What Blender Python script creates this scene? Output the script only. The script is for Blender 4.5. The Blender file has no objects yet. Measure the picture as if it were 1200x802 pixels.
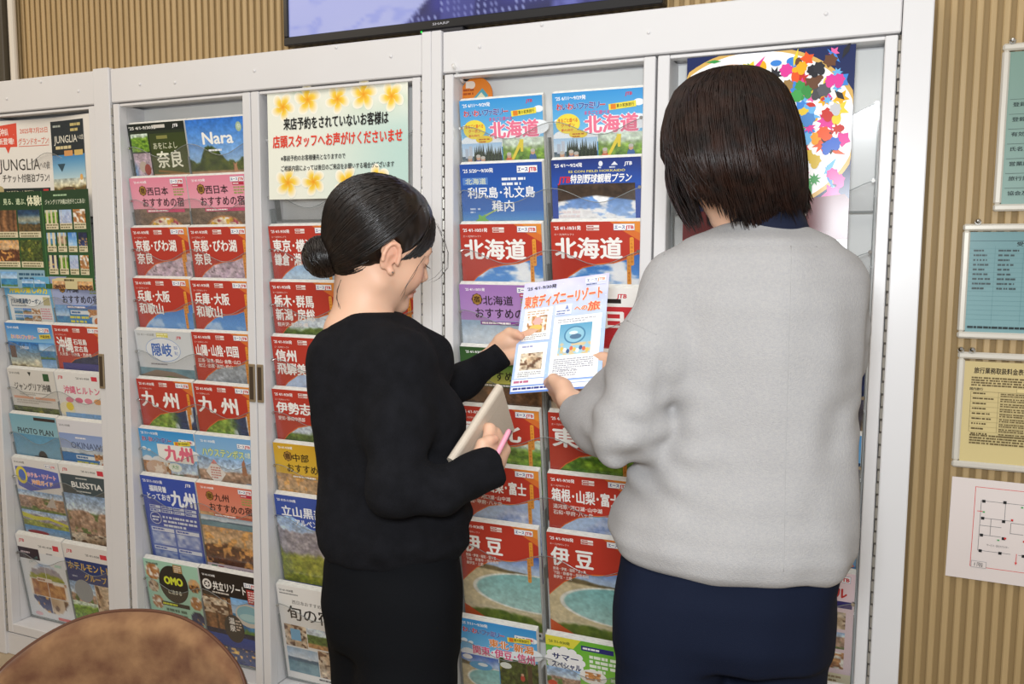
import bpy, math, random
import numpy as np
from mathutils import Vector, Matrix

# ------------------------------------------------------------------ camera, world, lights, exposure
SC = bpy.context.scene
COL = SC.collection
YAW, PIT, ROL = math.radians(22.6212), math.radians(5.5494), math.radians(0.40757)
FPX = 976.125
CAM = np.array([0.0, -1.8, 1.305])
_fw = np.array([-math.sin(YAW) * math.cos(PIT), math.cos(YAW) * math.cos(PIT), -math.sin(PIT)])
_r = np.array([math.cos(YAW), math.sin(YAW), 0.0])
_u = np.cross(_r, _fw)
CR = math.cos(ROL) * _r + math.sin(ROL) * _u
CU = -math.sin(ROL) * _r + math.cos(ROL) * _u
cam_data = bpy.data.cameras.new('camera')
cam_data.sensor_width = 36.0
cam_data.lens = FPX / 1200 * 36.0
cam_data.clip_start = 0.05
cam = bpy.data.objects.new('camera', cam_data)
M = Matrix.Identity(4)
for i in range(3):
    M[i][0], M[i][1], M[i][2], M[i][3] = CR[i], CU[i], -_fw[i], CAM[i]
cam.matrix_world = M
COL.objects.link(cam)
SC.camera = cam
SC.view_settings.view_transform = 'Standard'
SC.view_settings.look = 'None'
SC.view_settings.gamma = 1.0
SC.view_settings.use_curve_mapping = False
SC.view_settings.exposure = -0.08

world = bpy.data.worlds.new('room_light')
SC.world = world
world.use_nodes = True
world.node_tree.nodes['Background'].inputs[0].default_value = (1.0, 0.955, 0.90, 1)
world.node_tree.nodes['Background'].inputs[1].default_value = 0.52


def area(name, loc, target, size, power, col):
    l = bpy.data.lights.new(name, 'AREA')
    l.shape = 'RECTANGLE'
    l.size, l.size_y = size
    l.energy = power
    l.color = col
    o = bpy.data.objects.new(name, l)
    o.location = loc
    d = Vector(target) - Vector(loc)
    o.rotation_euler = d.to_track_quat('-Z', 'Y').to_euler()
    COL.objects.link(o)
    return o


area('camera_flash', (-0.02, -1.86, 1.47), (-0.35, 0, 1.05), (0.26, 0.18), 23.5, (0.91, 0.96, 1.0))
area('ceiling_lamp', (-0.5, -1.3, 2.75), (-0.5, -0.6, 0.0), (2.4, 1.2), 17.0, (1.0, 0.95, 0.88))
area('ceiling_lamp', (-2.6, -1.2, 2.75), (-2.4, -0.3, 0.6), (1.2, 1.0), 14.0, (1.0, 0.84, 0.64))


# ------------------------------------------------------------------ helpers
def at(x, y, D):
    """the point that lies D metres into the room along the view through a photo position"""
    return CAM + _fw * D + CR * ((x - 600) / FPX * D) - CU * ((y - 401) / FPX * D)


def onY(x, y, Y):
    d = _fw + CR * ((x - 600) / FPX) - CU * ((y - 401) / FPX)
    return CAM + d * ((Y - CAM[1]) / d[1])


def lin(c):
    c = np.asarray(c, float)
    return np.where(c <= 0.04045, c / 12.92, ((c + 0.055) / 1.055) ** 2.4)


def hx(s):
    if isinstance(s, str):
        return tuple(int(s[i:i + 2], 16) / 255 for i in (0, 2, 4))
    return tuple(s)


def rgb(s):
    return tuple(float(v) for v in lin(hx(s))) + (1.0,)


def mat(name, col='FFFFFF', rough=0.5, spec=0.5, metal=0.0, noise=None, bump=None, emit=None, sheen=0.0, attr=False, coat=0.0):
    """noise=(scale, other colour, amount[, stretch]); bump=(scale, strength[, stretch])"""
    m = bpy.data.materials.new(name)
    m.use_nodes = True
    nt = m.node_tree
    b = nt.nodes['Principled BSDF']
    b.inputs['Base Color'].default_value = rgb(col)
    b.inputs['Roughness'].default_value = rough
    b.inputs['Specular IOR Level'].default_value = spec
    b.inputs['Metallic'].default_value = metal
    b.inputs['Sheen Weight'].default_value = sheen
    b.inputs['Coat Weight'].default_value = coat
    b.inputs['Coat Roughness'].default_value = 0.12
    tc = None

    def tex(scale, stretch, det=4):
        nonlocal tc
        if tc is None:
            tc = nt.nodes.new('ShaderNodeTexCoord')
        mp = nt.nodes.new('ShaderNodeMapping')
        mp.inputs['Scale'].default_value = stretch
        nt.links.new(tc.outputs['Object'], mp.inputs[0])
        n = nt.nodes.new('ShaderNodeTexNoise')
        n.inputs['Scale'].default_value = scale
        n.inputs['Detail'].default_value = det
        nt.links.new(mp.outputs[0], n.inputs['Vector'])
        return n
    src = None
    if attr:
        a = nt.nodes.new('ShaderNodeAttribute')
        a.attribute_name = 'Col'
        src = a.outputs['Color']
    if noise:
        n = tex(noise[0], noise[3] if len(noise) > 3 else (1, 1, 1))
        r = nt.nodes.new('ShaderNodeMapRange')
        r.inputs[1].default_value, r.inputs[2].default_value = 0.32, 0.68
        r.inputs[4].default_value = noise[2]
        nt.links.new(n.outputs[0], r.inputs[0])
        x = nt.nodes.new('ShaderNodeMix')
        x.data_type = 'RGBA'
        x.inputs[6].default_value = rgb(col)
        x.inputs[7].default_value = rgb(noise[1])
        if src is not None:
            nt.links.new(src, x.inputs[6])
        nt.links.new(r.outputs[0], x.inputs[0])
        src = x.outputs[2]
    if src is not None:
        nt.links.new(src, b.inputs['Base Color'])
    if bump:
        n = tex(bump[0], bump[2] if len(bump) > 2 else (1, 1, 1), 2)
        bp = nt.nodes.new('ShaderNodeBump')
        bp.inputs['Strength'].default_value = bump[1]
        bp.inputs['Distance'].default_value = 0.002
        nt.links.new(n.outputs[0], bp.inputs['Height'])
        nt.links.new(bp.outputs[0], b.inputs['Normal'])
    if emit:
        if src is not None:
            nt.links.new(src, b.inputs['Emission Color'])
        else:
            b.inputs['Emission Color'].default_value = rgb(col)
        b.inputs['Emission Strength'].default_value = emit
    return m


def clear_mat(name, tint, trans, rough=0.06, gcol='FFFFFF'):
    m = bpy.data.materials.new(name)
    m.use_nodes = True
    nt = m.node_tree
    nt.nodes.clear()
    out = nt.nodes.new('ShaderNodeOutputMaterial')
    mx = nt.nodes.new('ShaderNodeMixShader')
    t = nt.nodes.new('ShaderNodeBsdfTransparent')
    t.inputs[0].default_value = rgb(tint)
    g = nt.nodes.new('ShaderNodeBsdfPrincipled')
    g.inputs['Base Color'].default_value = rgb(gcol)
    g.inputs['Roughness'].default_value = rough
    g.inputs['Specular IOR Level'].default_value = 0.8
    mx.inputs[0].default_value = 1 - trans
    nt.links.new(t.outputs[0], mx.inputs[1])
    nt.links.new(g.outputs[0], mx.inputs[2])
    nt.links.new(mx.outputs[0], out.inputs[0])
    return m


def thin_clear(name, tint, refl):
    m = bpy.data.materials.new(name)
    m.use_nodes = True
    nt = m.node_tree
    nt.nodes.clear()
    out = nt.nodes.new('ShaderNodeOutputMaterial')
    mx = nt.nodes.new('ShaderNodeMixShader')
    t = nt.nodes.new('ShaderNodeBsdfTransparent')
    t.inputs[0].default_value = rgb(tint)
    g = nt.nodes.new('ShaderNodeBsdfGlossy')
    g.inputs['Roughness'].default_value = 0.16
    mx.inputs[0].default_value = refl
    nt.links.new(t.outputs[0], mx.inputs[1])
    nt.links.new(g.outputs[0], mx.inputs[2])
    nt.links.new(mx.outputs[0], out.inputs[0])
    return m


class MB:
    """collects shapes into one mesh"""
    def __init__(self):
        self.v, self.f, self.m = [], [], []

    def add(self, vs, fs, mi=0):
        o = len(self.v)
        self.v += [tuple(map(float, p)) for p in vs]
        self.f += [tuple(i + o for i in f) for f in fs]
        self.m += [mi] * len(fs)
        return self

    def box(self, x0, x1, y0, y1, z0, z1, mi=0, bev=0.0):
        if bev <= 0:
            vs = [(x, y, z) for x in (x0, x1) for y in (y0, y1) for z in (z0, z1)]
            fs = [(0, 1, 3, 2), (4, 6, 7, 5), (0, 4, 5, 1), (2, 3, 7, 6), (0, 2, 6, 4), (1, 5, 7, 3)]
            return self.add(vs, fs, mi)
        # box with all edges chamfered
        b = min(bev, (x1 - x0) * .45, (y1 - y0) * .45, (z1 - z0) * .45)
        lo, hi = (x0, y0, z0), (x1, y1, z1)
        vs, idx = [], {}
        for sx in (0, 1):
            for sy in (0, 1):
                for sz in (0, 1):
                    s = (sx, sy, sz)
                    for ax in range(3):
                        p = [0, 0, 0]
                        for k in range(3):
                            e = hi[k] if s[k] else lo[k]
                            p[k] = e if k == ax else e + (-b if s[k] else b)
                        idx[(s, ax)] = len(vs)
                        vs.append(p)
        fs = []
        for ax in range(3):
            o1, o2 = (ax + 1) % 3, (ax + 2) % 3
            for sd in (0, 1):
                q = []
                for a_, b_ in ((0, 0), (1, 0), (1, 1), (0, 1)):
                    s = [0, 0, 0]
                    s[ax], s[o1], s[o2] = sd, a_, b_
                    q.append(idx[(tuple(s), ax)])
                fs.append(tuple(q if sd else q[::-1]))
            for a_ in (0, 1):
                for b_ in (0, 1):
                    s0, s1 = [0, 0, 0], [0, 0, 0]
                    s0[ax], s1[ax] = 0, 1
                    s0[o1] = s1[o1] = a_
                    s0[o2] = s1[o2] = b_
                    s0, s1 = tuple(s0), tuple(s1)
                    q = [idx[(s0, o1)], idx[(s1, o1)], idx[(s1, o2)], idx[(s0, o2)]]
                    fs.append(tuple(q if a_ == b_ else q[::-1]))
        for sx in (0, 1):
            for sy in (0, 1):
                for sz in (0, 1):
                    s = (sx, sy, sz)
                    q = [idx[(s, 0)], idx[(s, 1)], idx[(s, 2)]]
                    fs.append(tuple(q if (sx + sy + sz) % 2 else q[::-1]))
        return self.add(vs, fs, mi)

    def tube(self, pts, rad, n=6, mi=0, cap=True):
        pts = np.asarray(pts, float)
        if np.isscalar(rad):
            rad = [rad] * len(pts)
        vs, fs = [], []
        prev = None
        for i, p in enumerate(pts):
            t = pts[min(i + 1, len(pts) - 1)] - pts[max(i - 1, 0)]
            t = t / (np.linalg.norm(t) + 1e-12)
            if prev is None:
                a = np.array([0, 0, 1.0]) if abs(t[2]) < .9 else np.array([1.0, 0, 0])
                a = np.cross(t, a)
            else:
                a = prev - t * (prev @ t)
            a = a / (np.linalg.norm(a) + 1e-12)
            prev = a
            b = np.cross(t, a)
            for k in range(n):
                w = 2 * math.pi * k / n
                vs.append(p + rad[i] * (a * math.cos(w) + b * math.sin(w)))
        for i in range(len(pts) - 1):
            for k in range(n):
                k2 = (k + 1) % n
                fs.append((i * n + k, i * n + k2, (i + 1) * n + k2, (i + 1) * n + k))
        if cap:
            fs.append(tuple(range(n))[::-1])
            fs.append(tuple((len(pts) - 1) * n + k for k in range(n)))
        return self.add(vs, fs, mi)

    def ball(self, c, r, n=10, mi=0, mat3=None):
        r = np.array([r] * 3 if np.isscalar(r) else r, float)
        vs, fs = [], []
        for i in range(n + 1):
            th = math.pi * i / n
            for k in range(2 * n):
                ph = math.pi * k / n
                p = np.array([math.sin(th) * math.cos(ph), math.sin(th) * math.sin(ph), math.cos(th)]) * r
                if mat3 is not None:
                    p = mat3 @ p
                vs.append(p + np.asarray(c, float))
        for i in range(n):
            for k in range(2 * n):
                k2 = (k + 1) % (2 * n)
                fs.append((i * 2 * n + k, (i + 1) * 2 * n + k, (i + 1) * 2 * n + k2, i * 2 * n + k2))
        return self.add(vs, fs, mi)

    def build(self, name, mats, parent=None, smooth=False, loc=None):
        me = bpy.data.meshes.new(name)
        me.from_pydata(self.v, [], self.f)
        for m in (mats if isinstance(mats, (list, tuple)) else [mats]):
            me.materials.append(m)
        me.polygons.foreach_set('material_index', self.m)
        if smooth:
            me.polygons.foreach_set('use_smooth', [True] * len(self.f))
        o = bpy.data.objects.new(name, me)
        COL.objects.link(o)
        if parent is not None:
            o.parent = parent
        if loc is not None:
            o.location = loc
        return o


def tag(o, label=None, cat=None, group=None, kind=None):
    for k, v in (('label', label), ('category', cat), ('group', group), ('kind', kind)):
        if v:
            o[k] = v
    return o


def thing(name, label, cat, loc=(0, 0, 0), rot=(0, 0, 0), group=None):
    o = bpy.data.objects.new(name, None)
    o.empty_display_size = 0.05
    o.location = tuple(float(v) for v in loc)
    o.rotation_euler = rot
    COL.objects.link(o)
    return tag(o, label, cat, group)


# ------------------------------------------------------------------ printed sheets
def vnoise(x, y, seed):
    def h(i, j):
        n = (i.astype(np.int64) * 374761393 + j.astype(np.int64) * 668265263 + seed * 974711) & 0x7fffffff
        n = ((n ^ (n >> 13)) * 1274126177) & 0x7fffffff
        return ((n ^ (n >> 16)) & 0xffff) / 65535.0
    xi, yi = np.floor(x), np.floor(y)
    fx, fy = x - xi, y - yi
    fx, fy = fx * fx * (3 - 2 * fx), fy * fy * (3 - 2 * fy)
    return (h(xi, yi) * (1 - fx) + h(xi + 1, yi) * fx) * (1 - fy) + (h(xi, yi + 1) * (1 - fx) + h(xi + 1, yi + 1) * fx) * fy


def fbm(x, y, seed, o=4):
    s, a, t = 0, 1.0, 0
    for k in range(o):
        s = s + a * vnoise(x * 2 ** k, y * 2 ** k, seed + k)
        t += a
        a *= 0.55
    return s / t


def mixc(a, b, t):
    a, b = np.asarray(hx(a) if isinstance(a, (str, tuple)) else a), np.asarray(hx(b) if isinstance(b, (str, tuple)) else b)
    t = np.clip(t, 0, 1)[..., None]
    return a * (1 - t) + b * t


def st(a, b, x):
    t = np.clip((x - a) / (b - a), 0, 1)
    return t * t * (3 - 2 * t)


def pic(kind, u, v, s):
    """the printed pictures: colours of a landscape, a dish, a room ... at (u right, v down)"""
    n = fbm(u * 5 + s, v * 5, s)
    n2 = fbm(u * 14, v * 14 + s, s + 9)
    if kind == 'cloud':
        c = mixc('2F78D0', '8FC3F0', v * 1.2)
        return mixc(c, 'F6FAFF', st(.45, .62, fbm(u * 4, v * 7, s) * .8 + v * .25))
    if kind == 'sky':
        c = mixc('3E84D8', '9CCBF2', v * 1.1)
        return mixc(c, 'E8F2FC', st(.55, .8, n) * .6)
    if kind == 'blossom':
        c = mixc('B79FB4', 'E2CFD6', n2 * 1.3 - .2)
        c = mixc(c, '5F8FC0', st(.3, .0, u) * st(.3, .7, v))
        return mixc(c, '77606C', st(.62, .8, fbm(u * 20, v * 26, s)))
    if kind == 'mount':
        ridge = .30 + .22 * (fbm(u * 4, u * 0, s) - .5) * 2
        c = mixc('9DBDE6', 'F2F5FA', v / .4 + n - .5)
        c = mixc(c, mixc('8C8797', 'C8C0C0', n2), st(-.02, .02, v - ridge))
        g = mixc('6E7F2E', 'C4C04A', n2 * 1.2 - .1)
        return mixc(c, g, st(-.04, .06, v - ridge - .3 - .1 * n))
    if kind == 'snow':
        ridge = .45 - .3 * np.exp(-((u - .7) / .22) ** 2)
        c = mixc('A9C4EA', 'E6EEF8', v)
        return mixc(c, mixc('7690C8', 'F4F6FC', n2), st(-.03, .04, v - ridge))
    if kind == 'meadow':
        c = mixc('3C6A1E', '9CC23C', fbm(u * 9, v * 16, s) * 1.5 - .25)
        return mixc(c, 'E6F0F4', st(.25, .12, v + .2 * (n - .5)) * .8)
    if kind == 'falls':
        c = mixc('3E6A20', 'B4CE58', n2 * 1.4 - .2)
        c = mixc(c, '1F3A66', st(.55, .75, u + .2 * (n - .5)))
        return mixc(c, 'F0F6FA', st(.62, .70, vnoise(u * 14, v * 1.5, s)) * st(.5, .7, u) * .9)
    if kind == 'hillside':
        c = mixc('BFD3E8', 'EEF3F6', n)
        c = mixc(c, mixc('33551E', '7E9440', n2), st(-.03, .05, v - .25 - .15 * n))
        return mixc(c, mixc('A06A46', 'C9A46A', n2), st(.0, .1, v - .72))
    if kind == 'beach':
        e = ((u - .92) / .78) ** 2 + ((v - .50) / .25) ** 2
        c = mixc('3C6CC8', 'BBD2F0', v / .2 + n * .6 - .3)
        c = mixc(c, mixc('4E4630', '8A7A50', n2), st(.02, .05, v - .10 - .10 * u - .04 * n))
        c = mixc(c, mixc('CDBB90', 'E3D5B0', n), st(.0, .03, v - .22 - .05 * u))
        c = mixc(c, 'F4F4EA', st(1.06, 1.0, e))
        c = mixc(c, mixc('86C4C4', 'BCDDD4', v * 1.5 - .4), st(.95, .85, e))
        return mixc(c, mixc('3F5A1C', '8C9A3C', n2), st(-.02, .03, v - .86 + .12 * (1 - np.abs(u - .3)) * 0 - .10 * np.abs(u - .55) + .12 * n))
    if kind == 'sea':
        c = mixc('6FA8E0', 'CFE4F6', v / .45)
        c = mixc(c, mixc('1F5FA8', '5FB3D0', n), st(-.01, .02, v - .45))
        return mixc(c, mixc('3E6A2A', '7A9C4A', n2), st(.0, .08, v - .75 - .2 * n))
    if kind == 'lake':
        c = mixc('9FB9D0', 'DDE6EE', v / .35 + n - .5)
        c = mixc(c, '4E6A80', st(.0, .03, v - .35 - .1 * n))
        return mixc(c, mixc('4F7888', '8FB2BC', n), st(.0, .03, v - .52))
    if kind == 'field':
        c = mixc('2E74D2', '9CC6F2', v / .5)
        t = .52 - .17 * np.exp(-((u - .36) / .17) ** 4) - .05 * np.exp(-((u - .92) / .12) ** 4) - .12 * (fbm(u * 9, v * 4, s) - .3)
        c = mixc(c, mixc('1F3412', '6E7A2C', n2 * 1.3 - .2), st(-.01, .02, v - t))
        return mixc(c, mixc('A9805C', 'CFA888', n2), st(-.005, .02, v - .60))
    if kind == 'stew':
        c = mixc('5A4638', '9A8674', fbm(u * 3, v * 12, s))
        e = ((u - .54) / .36) ** 2 + ((v - .54) / .38) ** 2
        c = mixc(c, 'A8764A', st(1.08, 1.0, e))
        b = mixc('E8C8A0', 'F4E6D8', n)
        b = mixc(b, 'B8405A', st(.60, .68, vnoise(u * 16, v * 12, s)))
        b = mixc(b, 'D8A830', st(.66, .74, vnoise(u * 15 + 7, v * 12, s + 3)))
        return mixc(c, b, st(.9, .82, e))
    if kind == 'forest':
        c = mixc('1E2A10', '6E7E34', n2 * 1.4 - .2)
        return mixc(c, 'D9C44A', st(.62, .8, n) * .7)
    if kind == 'sunset':
        c = mixc('2C6FB8', 'F2E4B8', v * 1.8)
        c = mixc(c, mixc('3C3A1C', '8A6A34', n2), st(-.03, .05, v - .52 + .15 * (n - .5)))
        return mixc(c, 'FFF6D8', st(.10, .02, np.hypot((u - .85) * .8, v - .42)))
    if kind == 'town':
        c = mixc('8FB2DA', 'DCE8F4', v / .3)
        b = mixc('8A6A54', 'D8B8A0', vnoise(u * 22, v * 18, s))
        b = mixc(b, '5E7A3C', st(.6, .7, n))
        c = mixc(c, b, st(-.02, .03, v - .28 - .1 * (n - .5)))
        return mixc(c, mixc('3C5A30', '8A9A50', n2), st(.0, .05, v - .8 - .1 * n))
    if kind == 'room':
        c = mixc('B89A78', 'EADCC6', vnoise(u * 5, v * 5, s))
        return mixc(c, '6A4A34', st(.62, .7, vnoise(u * 8 + 3, v * 8, s + 1)))
    if kind == 'food':
        c = mixc('8A4A24', 'E0B070', n2 * 1.4 - .2)
        return mixc(c, 'F4EEE2', st(.60, .68, vnoise(u * 6, v * 6, s)))
    if kind == 'dusk':
        c = mixc('C8A078', 'E8CFA0', v)
        c = mixc(c, mixc('3A2218', '8A5230', n2), st(-.02, .06, v - .35 - .2 * n))
        return mixc(c, 'F0B060', st(.66, .74, vnoise(u * 18, v * 10, s)) * .8)
    if kind == 'wood':
        return mixc('3E2A1C', 'A8764C', vnoise(u * 14, v * 1.2, s) * .9 + n2 * .3 - .1)
    if kind == 'stadium':
        c = mixc('4C82D0', 'B8D2F2', v)
        c = mixc(c, 'FFFFFF', st(.48, .6, n))
        roof = .26 + .22 * np.abs(u - .5) * 2 * .6
        c = mixc(c, mixc('2A2018', '5A4636', n2), st(.02, -.02, v - roof))
        return mixc(c, mixc('5A6E80', '9AB0C0', n2), st(.0, .03, v - .80 - .2 * np.abs(u - .5)))
    if kind == 'night':
        c = mixc('141C3C', '3A4A80', v + n - .5)
        return mixc(c, 'E8B860', st(.70, .78, vnoise(u * 20, v * 16, s)) * st(.3, .6, v))
    if kind == 'couple':
        c = mixc('5E9CC0', 'A8CCDA', v)
        c = mixc(c, '3E7EA8', st(.5, .54, v) * .6)
        for cx, cy, rx, ry, col in ((.44, .62, .12, .16, '2A1E1A'), (.58, .5, .10, .16, '1E1A1A'), (.44, .98, .2, .3, 'CFC9B8'), (.62, .92, .16, .36, '6A7A66')):
            c = mixc(c, col, st(1.1, .9, ((u - cx) / rx) ** 2 + ((v - cy) / ry) ** 2))
        return c
    if kind == 'splash':
        base = mixc('FFFFFF', 'F4F6FA', n)
        cols = ['E0409A', 'F2A020', '3F86D8', 'E85A28', '3E9A4A', '7A4A30', 'E8D23A', '20285A', '6CB4E8', 'C03030']
        for k, col in enumerate(cols):
            m = fbm(u * 5.5 + k * 3.7, v * 7 + k * 1.9, s + 31 * k, 3)
            base = mixc(base, col, st(.635, .66, m))
        return base
    if kind == 'dawn':
        c = mixc('1E3A5A', '4E86A8', v)
        c = mixc(c, 'F0D8A0', st(.3, .0, np.abs(v - .45)) * .6)
        return mixc(c, mixc('2A2A1C', '8A6A3C', n2), st(.0, .08, v - .6 - .2 * (n - .5)))
    return mixc('808890', 'C0C8D0', n)


_TXT = {}


def glyphs(s):
    if s not in _TXT:
        c = bpy.data.curves.new('lettering', 'FONT')
        c.body = s
        c.resolution_u = 2
        o = bpy.data.objects.new('lettering', c)
        COL.objects.link(o)
        me = bpy.data.meshes.new_from_object(o.evaluated_get(bpy.context.evaluated_depsgraph_get()))
        v = np.zeros(len(me.vertices) * 3)
        me.vertices.foreach_get('co', v)
        v = v.reshape(-1, 3)[:, :2]
        f = [tuple(p.vertices) for p in me.polygons]
        bpy.data.objects.remove(o)
        bpy.data.curves.remove(c)
        bpy.data.meshes.remove(me)
        _TXT[s] = (v, f)
    return _TXT[s]


class Sheet:
    """a printed sheet, w x h millimetres, drawn from its top left corner; each mark lies a hair above the one before"""
    STEP = 0.00005

    def __init__(self, w=210, h=297, bg='FFFFFF'):
        self.w, self.h = w, h
        self.v, self.c, self.f = [], [], []
        self.n = 0
        self.k = 0
        self.lay = 0
        self.bend = None
        self.rect(0, 0, w, h, bg, n=((40, 30) if w > 215 else (1, 1)))

    def _put(self, P, C, F, up=True):
        if up:
            self.lay += 1
        P = np.asarray(P, float)
        C = np.asarray(C, float)
        if C.ndim == 1:
            C = np.tile(C, (len(P), 1))
        self.v.append(np.c_[P, np.full(len(P), self.lay)])
        self.c.append(C)
        self.f += [tuple(i + self.n for i in f) for f in F]
        self.n += len(P)
        return self

    def rect(self, x, y, w, h, c, n=(1, 1)):
        if self.w > 215 and n == (1, 1):
            n = (max(1, int(w / 14)), max(1, int(h / 14)))
        return self.grid(x, y, w, h, n[0], n[1], lambda u, v: np.tile(np.array(hx(c)), u.shape + (1,)))

    def grid(self, x, y, w, h, nx, ny, fn):
        u, v = np.meshgrid(np.linspace(0, 1, nx + 1), np.linspace(0, 1, ny + 1))
        C = fn(u, v).reshape(-1, 3)
        P = np.c_[(x + u * w).ravel(), (y + v * h).ravel()]
        F = []
        for j in range(ny):
            for i in range(nx):
                a = j * (nx + 1) + i
                F.append((a, a + nx + 1, a + nx + 2, a + 1))
        return self._put(P, C, F)

    def photo(self, x, y, w, h, kind, s=1, cell=2.3):
        g = {'cloud': .04, 'sky': .04, 'lake': .08, 'snow': .10, 'couple': .05, 'stadium': .12, 'field': .14, 'beach': .13, 'sea': .13}.get(kind, .30)

        def fn(u, v):
            c = pic(kind, u, v, s)
            return np.clip(c * (1 + g * 2.2 * (fbm(u * w / 9 + s, v * h / 7, s + 40, 3) - .5)[..., None]) + g * .25 * (vnoise(u * w / 5, v * h / 5 + s, s + 50)[..., None] - .5), 0, 1)
        return self.grid(x, y, w, h, max(6, int(w / cell)), max(6, int(h / cell)), fn)

    def grad(self, x, y, w, h, c0, c1):
        return self.grid(x, y, w, h, max(1, int(w / 14)) if self.w > 215 else 1, max(8, int(h / 14)), lambda u, v: mixc(c0, c1, v))

    def poly(self, pts, c):
        """polygon that is convex or fans out from its first point"""
        n = len(pts)
        a = np.asarray(pts, float)
        x, y = a[:, 0], a[:, 1]
        if (x * np.roll(y, -1) - y * np.roll(x, -1)).sum() > 0:
            pts = [pts[0]] + list(pts[1:])[::-1]
        return self._put(pts, hx(c), [(0, i, i + 1) for i in range(1, n - 1)])

    def band(self, top, bot, c):
        """area between two curves given at the same x positions"""
        P = list(top) + list(bot)
        n = len(top)
        return self._put(P, hx(c), [(i, n + i, n + i + 1, i + 1) for i in range(n - 1)])

    def ell(self, cx, cy, rx, ry, c, n=20, a0=0.0):
        return self.poly([(cx + rx * math.cos(a0 + 2 * math.pi * k / n), cy + ry * math.sin(a0 + 2 * math.pi * k / n)) for k in range(n)], c)

    def text(self, s, x, y, h, c, bold=0.0, w=None, rot=0.0, up=True, it=0.0):
        """top left at (x, y), letters h high, squeezed or stretched to the width w"""
        v, f = glyphs(s)
        if not len(v):
            return self
        x0, x1 = v[:, 0].min(), v[:, 0].max()
        em = h / 0.97
        sx = em if w is None else w / max(1e-6, x1 - x0)
        q = np.c_[(v[:, 0] - x0) * sx, (0.868 - v[:, 1]) * em]
        if it:
            q[:, 0] += (h - q[:, 1]) * it
        offs = [(0, 0)]
        if bold:
            b, bx = bold * em, bold * min(sx, em * 1.1)
            offs = [(-bx, 0), (bx, 0), (0, -b * .7), (0, b * .7)]
        if up:
            self.lay += 1
        cr, sr = math.cos(rot), math.sin(rot)
        for j, (ox, oy) in enumerate(offs):
            self.lay += .3 if j else 0
            p = q + np.array([ox, oy])
            p = np.c_[p[:, 0] * cr - p[:, 1] * sr, p[:, 0] * sr + p[:, 1] * cr] + np.array([x, y])
            self._put(p, hx(c), f, up=False)
        return self

    def otext(self, s, x, y, h, c, oc, bold=.02, w=None, ow=.06, **k):
        self.text(s, x, y, h, oc, bold + ow, w, **k)
        return self.text(s, x, y, h, c, bold, w, **k)

    def lines(self, x, y, w, n, h, c, gap=1.9, seed=0):
        """lines of print too small to read"""
        r = random.Random(seed + n)
        self.lay += 1
        for j in range(n):
            xx = x
            end = x + w * (1 if j < n - 1 else r.uniform(.5, 1))
            while xx < end - h * .4:
                l = min(end - xx, h * r.uniform(.7, 2.6))
                yy = y + j * h * gap
                self._put([(xx, yy), (xx, yy + h), (xx + l, yy + h), (xx + l, yy)], hx(c), [(0, 1, 2, 3)], up=False)
                xx += l + h * r.choice((.22, .3, .7))
        return self

    def star(self, cx, cy, r, c, n=9, inner=.55, a0=0.0):
        pts = [(cx, cy)]
        for k in range(2 * n + 1):
            a = a0 + math.pi * k / n
            q = r if k % 2 == 0 else r * inner
            pts.append((cx + q * math.cos(a), cy - q * math.sin(a)))
        return self._put(pts, hx(c), [(0, i, i + 1) for i in range(1, len(pts) - 1)])

    def mesh(self, name, m, curve=None, thick=0.0):
        P = np.concatenate(self.v)
        C = np.concatenate(self.c)
        X = (P[:, 0] - self.w / 2) / 1000
        Z = (self.h - P[:, 1]) / 1000
        Yv = -(P[:, 2]) * min(self.STEP if curve is None else .00008, .0016 / max(1, self.lay))
        F = list(self.f)
        if curve is not None:
            Yv = Yv + curve(X, Z)
        V = np.c_[X, Yv, Z]
        n0 = len(V)
        if thick:
            w, h = self.w / 2000, self.h / 1000
            nn = 12
            top = [(-w + 2 * w * i / nn, h) for i in range(nn + 1)]
            bot = [(-w + 2 * w * i / nn, 0) for i in range(nn + 1)]
            ex = []
            for y_ in (0.0, thick):
                for q in (top, bot):
                    for (a, b) in q:
                        yy = y_ + (float(curve(np.array([a]), np.array([b]))[0]) if curve is not None else 0)
                        ex.append((a, yy, b))
            m1 = nn + 1
            ft, fb, bt, bb = n0, n0 + m1, n0 + 2 * m1, n0 + 3 * m1
            for i in range(nn):
                F.append((bt + i, bt + i + 1, bb + i + 1, bb + i))
                F.append((ft + i, ft + i + 1, bt + i + 1, bt + i))
                F.append((fb + i, bb + i, bb + i + 1, fb + i + 1))
            F.append((ft, bt, bb, fb))
            F.append((ft + nn, fb + nn, bb + nn, bt + nn))
            V = np.r_[V, np.array(ex)]
            C = np.r_[C, np.tile(np.array([[.93, .93, .92]]), (len(ex), 1))]
        me = bpy.data.meshes.new(name)
        me.from_pydata(V.tolist(), [], F)
        a = me.color_attributes.new('Col', 'FLOAT_COLOR', 'POINT')
        a.data.foreach_set('color', np.c_[lin(C), np.ones(len(C))].astype(np.float32).ravel())
        me.materials.append(m)
        return me

    def obj(self, name, m, parent=None, **k):
        o = bpy.data.objects.new(name, self.mesh(name, m, **k))
        COL.objects.link(o)
        if parent is not None:
            o.parent = parent
        return o


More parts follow.
